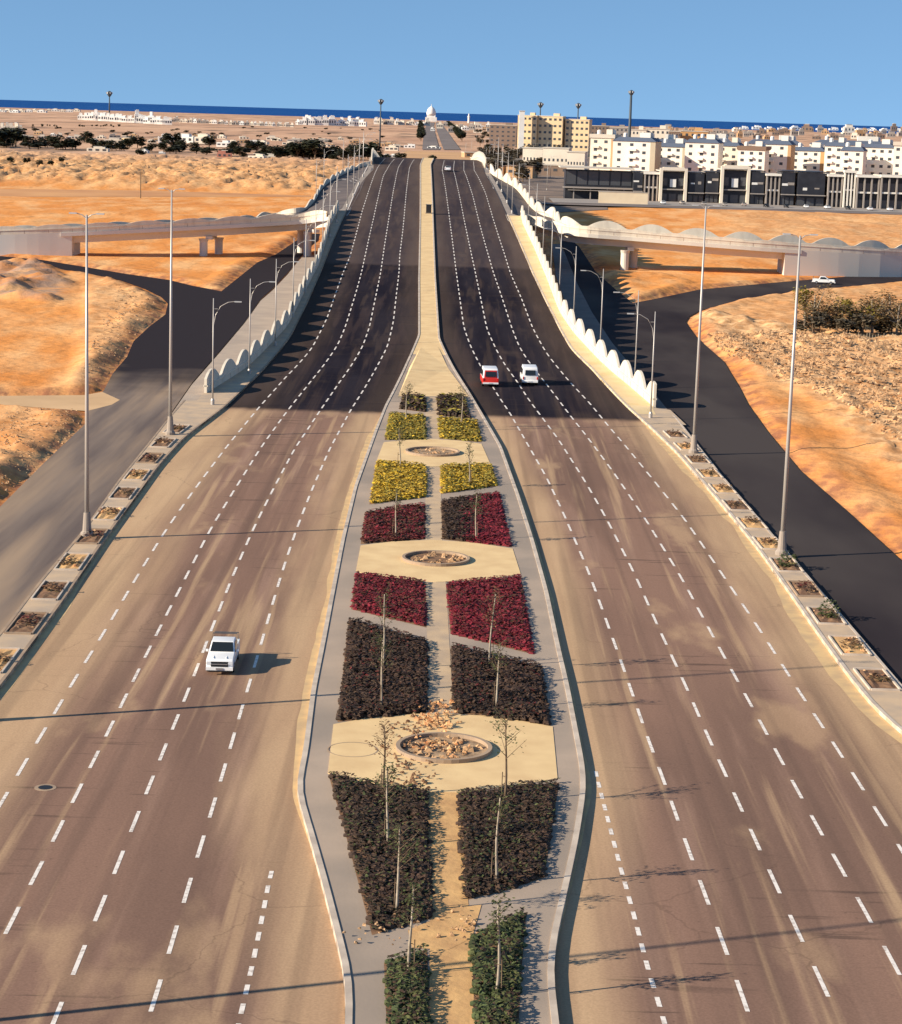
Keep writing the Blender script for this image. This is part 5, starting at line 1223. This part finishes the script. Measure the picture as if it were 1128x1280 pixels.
# low market halls in the quarter
for (x0, x1, yt, D, lab) in ((680,712,186,1300,'low pale hall in the quarter before the yellow building, left one'),(710,732,191,1260,'low pale hall in the quarter before the yellow building, right one'),(655,680,186,1350,'small pale shed in the quarter before the yellow building')):
    a, _ = at_px(x0, D); c, _ = at_px(x1, D); h = max(4, ztop((x0+x1)/2, yt, D)); block(lab, ((a+c)/2, D, .3), c-a, 20, h, R(-8), 'wall_cream', 'roof_pale', 1, 6, None, None, name='market_hall', cat='hall', wh=1.6, para=False)
# assorted low houses right of the avenue
for i in range(42):
    px = random.uniform(585, 745); py = random.uniform(160, 226)
    if px > 700 and py > 195: continue
    p = Wp(px, py)
    if p.y < 900: continue
    w = random.uniform(8, 18); h = random.uniform(3, 6.5)
    block('small dusty house or kiosk in the busy quarter right of the avenue', (p.x, p.y, .3), w, w*.8, h, R(random.uniform(-15, 15)), random.choice(['wall_grey', 'wall_brown', 'wall_cream', 'wall_tan']), random.choice(['roof_pale', 'roof_brown', 'roof_pale']), 1, 3, None, 'small buildings right of the avenue', name='small_building', cat='building', para=False, left=False)
# slim street lamps scattered there
for i in range(44):
    px = random.uniform(580, 740); py = random.uniform(172, 240); p = Wp(px, py)
    if p.y < 640 or (px > 690 and py > 205): continue
    o = copy_tree(al); o.location = (p.x, p.y, .3); o['label'] = 'thin street lamp in the busy quarter right of the avenue'; o['group'] = 'street lamps right of the avenue'
# far coast houses, left and centre
def house(px, py, wpx, hpx, wl, rf, lab, grp, nm='house', dome=False):
    p = Wp(px, py); s = p.y/F; w = wpx*s; h = hpx*s
    t = thing(nm, (p.x, p.y, .2), lab, 'house', grp, R(random.uniform(-12, 12)))
    b = MB(); b.box((0, 0, h*.35), (w, w*.7, h*.7)); b.box((w*random.uniform(-.2, .2), 0, h*.84), (w*random.uniform(.4, .7), w*.5, h*.3)); b.build('wall', BM[wl], t)
    b = MB(); b.box((0, 0, h+s*.3), (w*.42, w*.5, s*.6)); b.build('roof', BM[rf], t)
    if wpx > 4:
        for j in range(3): window(t, (-w*.33+j*w*.33, -w*.35-.02, h*.4), round(w*.14, 0)+.5, round(h*.25, 0)+.3, 0)
    return t
for i in range(26):
    house(102+i*4.3+random.uniform(-2, 2), 150+i*.25, random.uniform(6, 9.5), random.uniform(8, 18 if i % 4 == 0 else 11), 'plainwhite', 'plainwhite', 'white villa in the far cluster on the coast at left', 'white villas on the left coast')
for i in range(34):
    house(208+i*4.8+random.uniform(-2, 2), 152.5+i*.2, random.uniform(4, 8), random.uniform(4, 8 if i < 8 else 5), random.choice(['plainwhite', 'wall_grey', 'wall_cream']), 'plainwhite', 'low pale house of the thin coastal row left of centre', 'low coastal houses left of centre')
for i in range(24):
    house(372+i*3.6+random.uniform(-1, 1), 156+i*.1, random.uniform(5, 9), random.uniform(5, 12), 'plainwhite', 'plainwhite', 'white villa in the coastal cluster left of the dome', 'white villas left of the dome')
for i in range(26):
    house(470+i*6.6+random.uniform(-2, 2), 155.5+i*.18 if i < 11 else 160+random.uniform(-2, 6), random.uniform(5, 10), random.uniform(4, 9), random.choice(['plainwhite', 'wall_cream', 'wall_grey']), 'roof_pale', 'pale house of the coastal town around the dome', 'town houses around the dome')
for i in range(12): house(2+i*8.5, 140+random.uniform(-1, 1), random.uniform(6, 12), 3.2, 'wall_cream' if i % 2 else 'plainwhite', 'roof_pale', 'very distant low pale house on the shore at far left', 'distant shore houses at far left')
for i in range(6): house(-2+i*5.6, 166, 7, random.uniform(8, 13), 'wall_cream', 'plainwhite', 'cream house of the cluster at the left edge behind big trees', 'cream houses at the left edge')
for (x0, w, py, h, wl, lab) in ((130,24,180,7,'wall_cream','long low cream wall building in the tree belt, left one'),(150,20,180,7,'wall_yellow','long low yellowish building in the tree belt'),(110,26,190,6,'wall_cream','small cream building before the tree belt at left'),(174,12,192,5,'plainwhite','small white hut before the tree belt'),(199,8,193,3,'plainwhite','tiny white hut at the belt edge'),(198,20,179,11,'plainwhite','white row of sheds behind the belt, left'),(222,22,179,11,'plainwhite','white row of sheds behind the belt, middle'),(245,20,180,12,'wall_cream','white row of sheds behind the belt, right'),(272,18,184,8,'plainwhite','pale house with dark tree in front'),
     (312,20,201,8,'wall_cream','cream house with dark openings in the tree belt'),(330,14,201,8,'wall_cream','smaller cream house in the tree belt'),(272,18,198,9,'wall_pink','pink red house before the tree belt'),(258,14,204,6,'wall_brown','brown shed before the tree belt'),(410,14,192,5,'wall_cream','cream house at the right end of the tree belt'),(360,22,178,4,'wall_grey','grey long wall on the far plain'),(392,22,178,4,'wall_grey','second grey long wall on the far plain'),
     (482,16,189,7,'wall_cream','cream villa left of the avenue junction'),(478,12,197,4,'plainwhite','white tent roof left of the junction, nearer one'),(488,10,197,4,'plainwhite','white tent roof left of the junction, second one'),(535,16,186,3,'plainwhite','small white gate house at the head of the avenue')):
    house(x0+w/2, py, w, h, wl, 'roof_pale', lab, None, 'low_building')
for i in range(52):
    q_ = i/52.0; house(-4+q_*524+random.uniform(-4, 4), 171+q_*10+random.uniform(-4, 5), random.uniform(7, 17), random.uniform(2.8, 5.5), random.choice(['wall_cream', 'plainwhite', 'wall_grey', 'wall_cream', 'wall_tan']), 'roof_pale', 'low pale shed or house scattered across the plain behind the tree belt', 'low pale houses behind the tree belt')
# far city behind the estate
random.seed(77)
for i in range(60):
    px = 790+i*6.2+random.uniform(-2, 2); py = 166+random.uniform(-2, 9)
    house(px, py, random.uniform(6, 13), random.uniform(4, 10), random.choice(['wall_brown', 'wall_grey', 'wall_tan', 'wall_cream', 'wall_brown', 'wall_grey']), random.choice(['roof_pale', 'roof_blue', 'roof_brown']), 'distant building of the brown city beyond the estate', 'distant city beyond the estate')
for i in range(14): house(930+i*16, 161.5+i*.2, 11, random.uniform(2.5, 4.5), 'plainwhite', 'plainwhite', 'white shore building beyond the brown city', 'white shore buildings at right')
# domed landmark
p = Wp(539, 152); s = p.y/F*.88; t_ = thing('domed_building', (p.x, p.y, .2), 'white domed landmark at the end of the avenue', 'domed building')
b = MB(); b.box((0, 0, 3*s), (16*s, 12*s, 6*s)); b.box((0, 0, 7.5*s), (12*s, 10*s, 3*s)); b.build('wall', BM['plainwhite'], t_)
b = MB(); b.lathe((0, 0, 9*s), [(6.2*s, 0), (6.6*s, 2*s), (6.2*s, 5*s), (5*s, 8*s), (3*s, 10.4*s), (1.0*s, 11.6*s), (.3*s, 13*s)], 24); b.build('dome', BM['plainwhite'], t_, smooth=True)
b = MB(); b.tube([(0, 0, 22*s), (0, 0, 24*s)], .3*s, 6); b.build('finial', BM['plainwhite'], t_)
# slim minaret right of the dome, white monument
p = Wp(586, 154); s = p.y/F; t_ = thing('minaret', (p.x, p.y, .2), 'slim white minaret right of the dome', 'minaret')
b = MB(); b.lathe((0, 0, 0), [(1.3*s, 0), (1.2*s, 7*s), (1.8*s, 7.4*s), (1.8*s, 8*s), (1.0*s, 8.2*s), (.9*s, 10*s), (.1*s, 12*s)], 10); b.build('shaft', BM['plainwhite'], t_)
p = Wp(677, 172) if False else Wp(632, 176); s = p.y/F; t_ = thing('white_pylon', (p.x, p.y, .2), 'pair of short white pylons left of the yellow building', 'pylon')
b = MB(); b.box((-1.4*s, 0, 4.5*s), (2*s, 2*s, 10*s), taper=.9); b.box((1.8*s, 0, 4.5*s), (2*s, 2*s, 10*s), taper=.9); b.build('shafts', BM['plainwhite'], t_)
# ------------------------------------------------------------------ tall masts
def mast(px, ytop_, D, lab):
    x, _ = at_px(px, D); h = ztop(px, ytop_, D); s = D/F; fat = 1.7 if D < 1500 else .8
    t = thing('light_mast', (x, D, .2), lab, 'light mast', 'tall light masts', 0)
    b = MB(); b.tube([(0, 0, 0), (0, 0, h*.6), (0, 0, h)], [1.2*s*fat, 1.1*s*fat, .8*s*fat], 8); b.build('mast', MT['darksteel'], t, smooth=True)
    b = MB(); b.lathe((0, 0, h-1.0*s), [(1.0*s, -1*s), (2.9*s, 1.5*s), (3.1*s, 4*s), (1.6*s, 5.5*s), (.6*s, 6.0*s)], 12); b.build('lamp_ring', MT['darksteel'], t)
    for k in range(6):
        a_ = k*math.pi/3; b = MB(); b.box((3.3*s*math.cos(a_), 3.3*s*math.sin(a_), h+2.6*s), (1.0*s, 1.0*s, 2.2*s), a_); b.build('floodlight', MT['lamp'], t)
    return t
mast(784, 118, 1050, 'tall dark light mast behind the white estate, the biggest of the masts')
for px, yt, D, lab in ((475,129,1990,'thin dark light mast left of the avenue'),(674,133,2300,'small light mast above the left wing of the yellow building'),(721,134,2300,'small light mast above the right wing of the yellow building'),(137,119,4000,'very thin antenna mast above the white villas on the left coast')):
    m_ = mast(px, yt, D, lab)
# wooden pole on the sandy rise
for px, py, h, lab in ((176,248,10,'slender wooden utility pole on the sand beyond the left ramp'),):
    p = Wp(px, py); t_ = thing('utility_pole', (p.x, p.y, 0), lab, 'pole'); b = MB(); b.tube([(0, 0, -.5), (0, 0, h)], [.2, .14], 6); b.build('pole', MT['bark'], t_); b = MB(); b.box((0, 0, h-.8), (2, .15, .15)); b.build('crossarm', MT['bark'], t_)
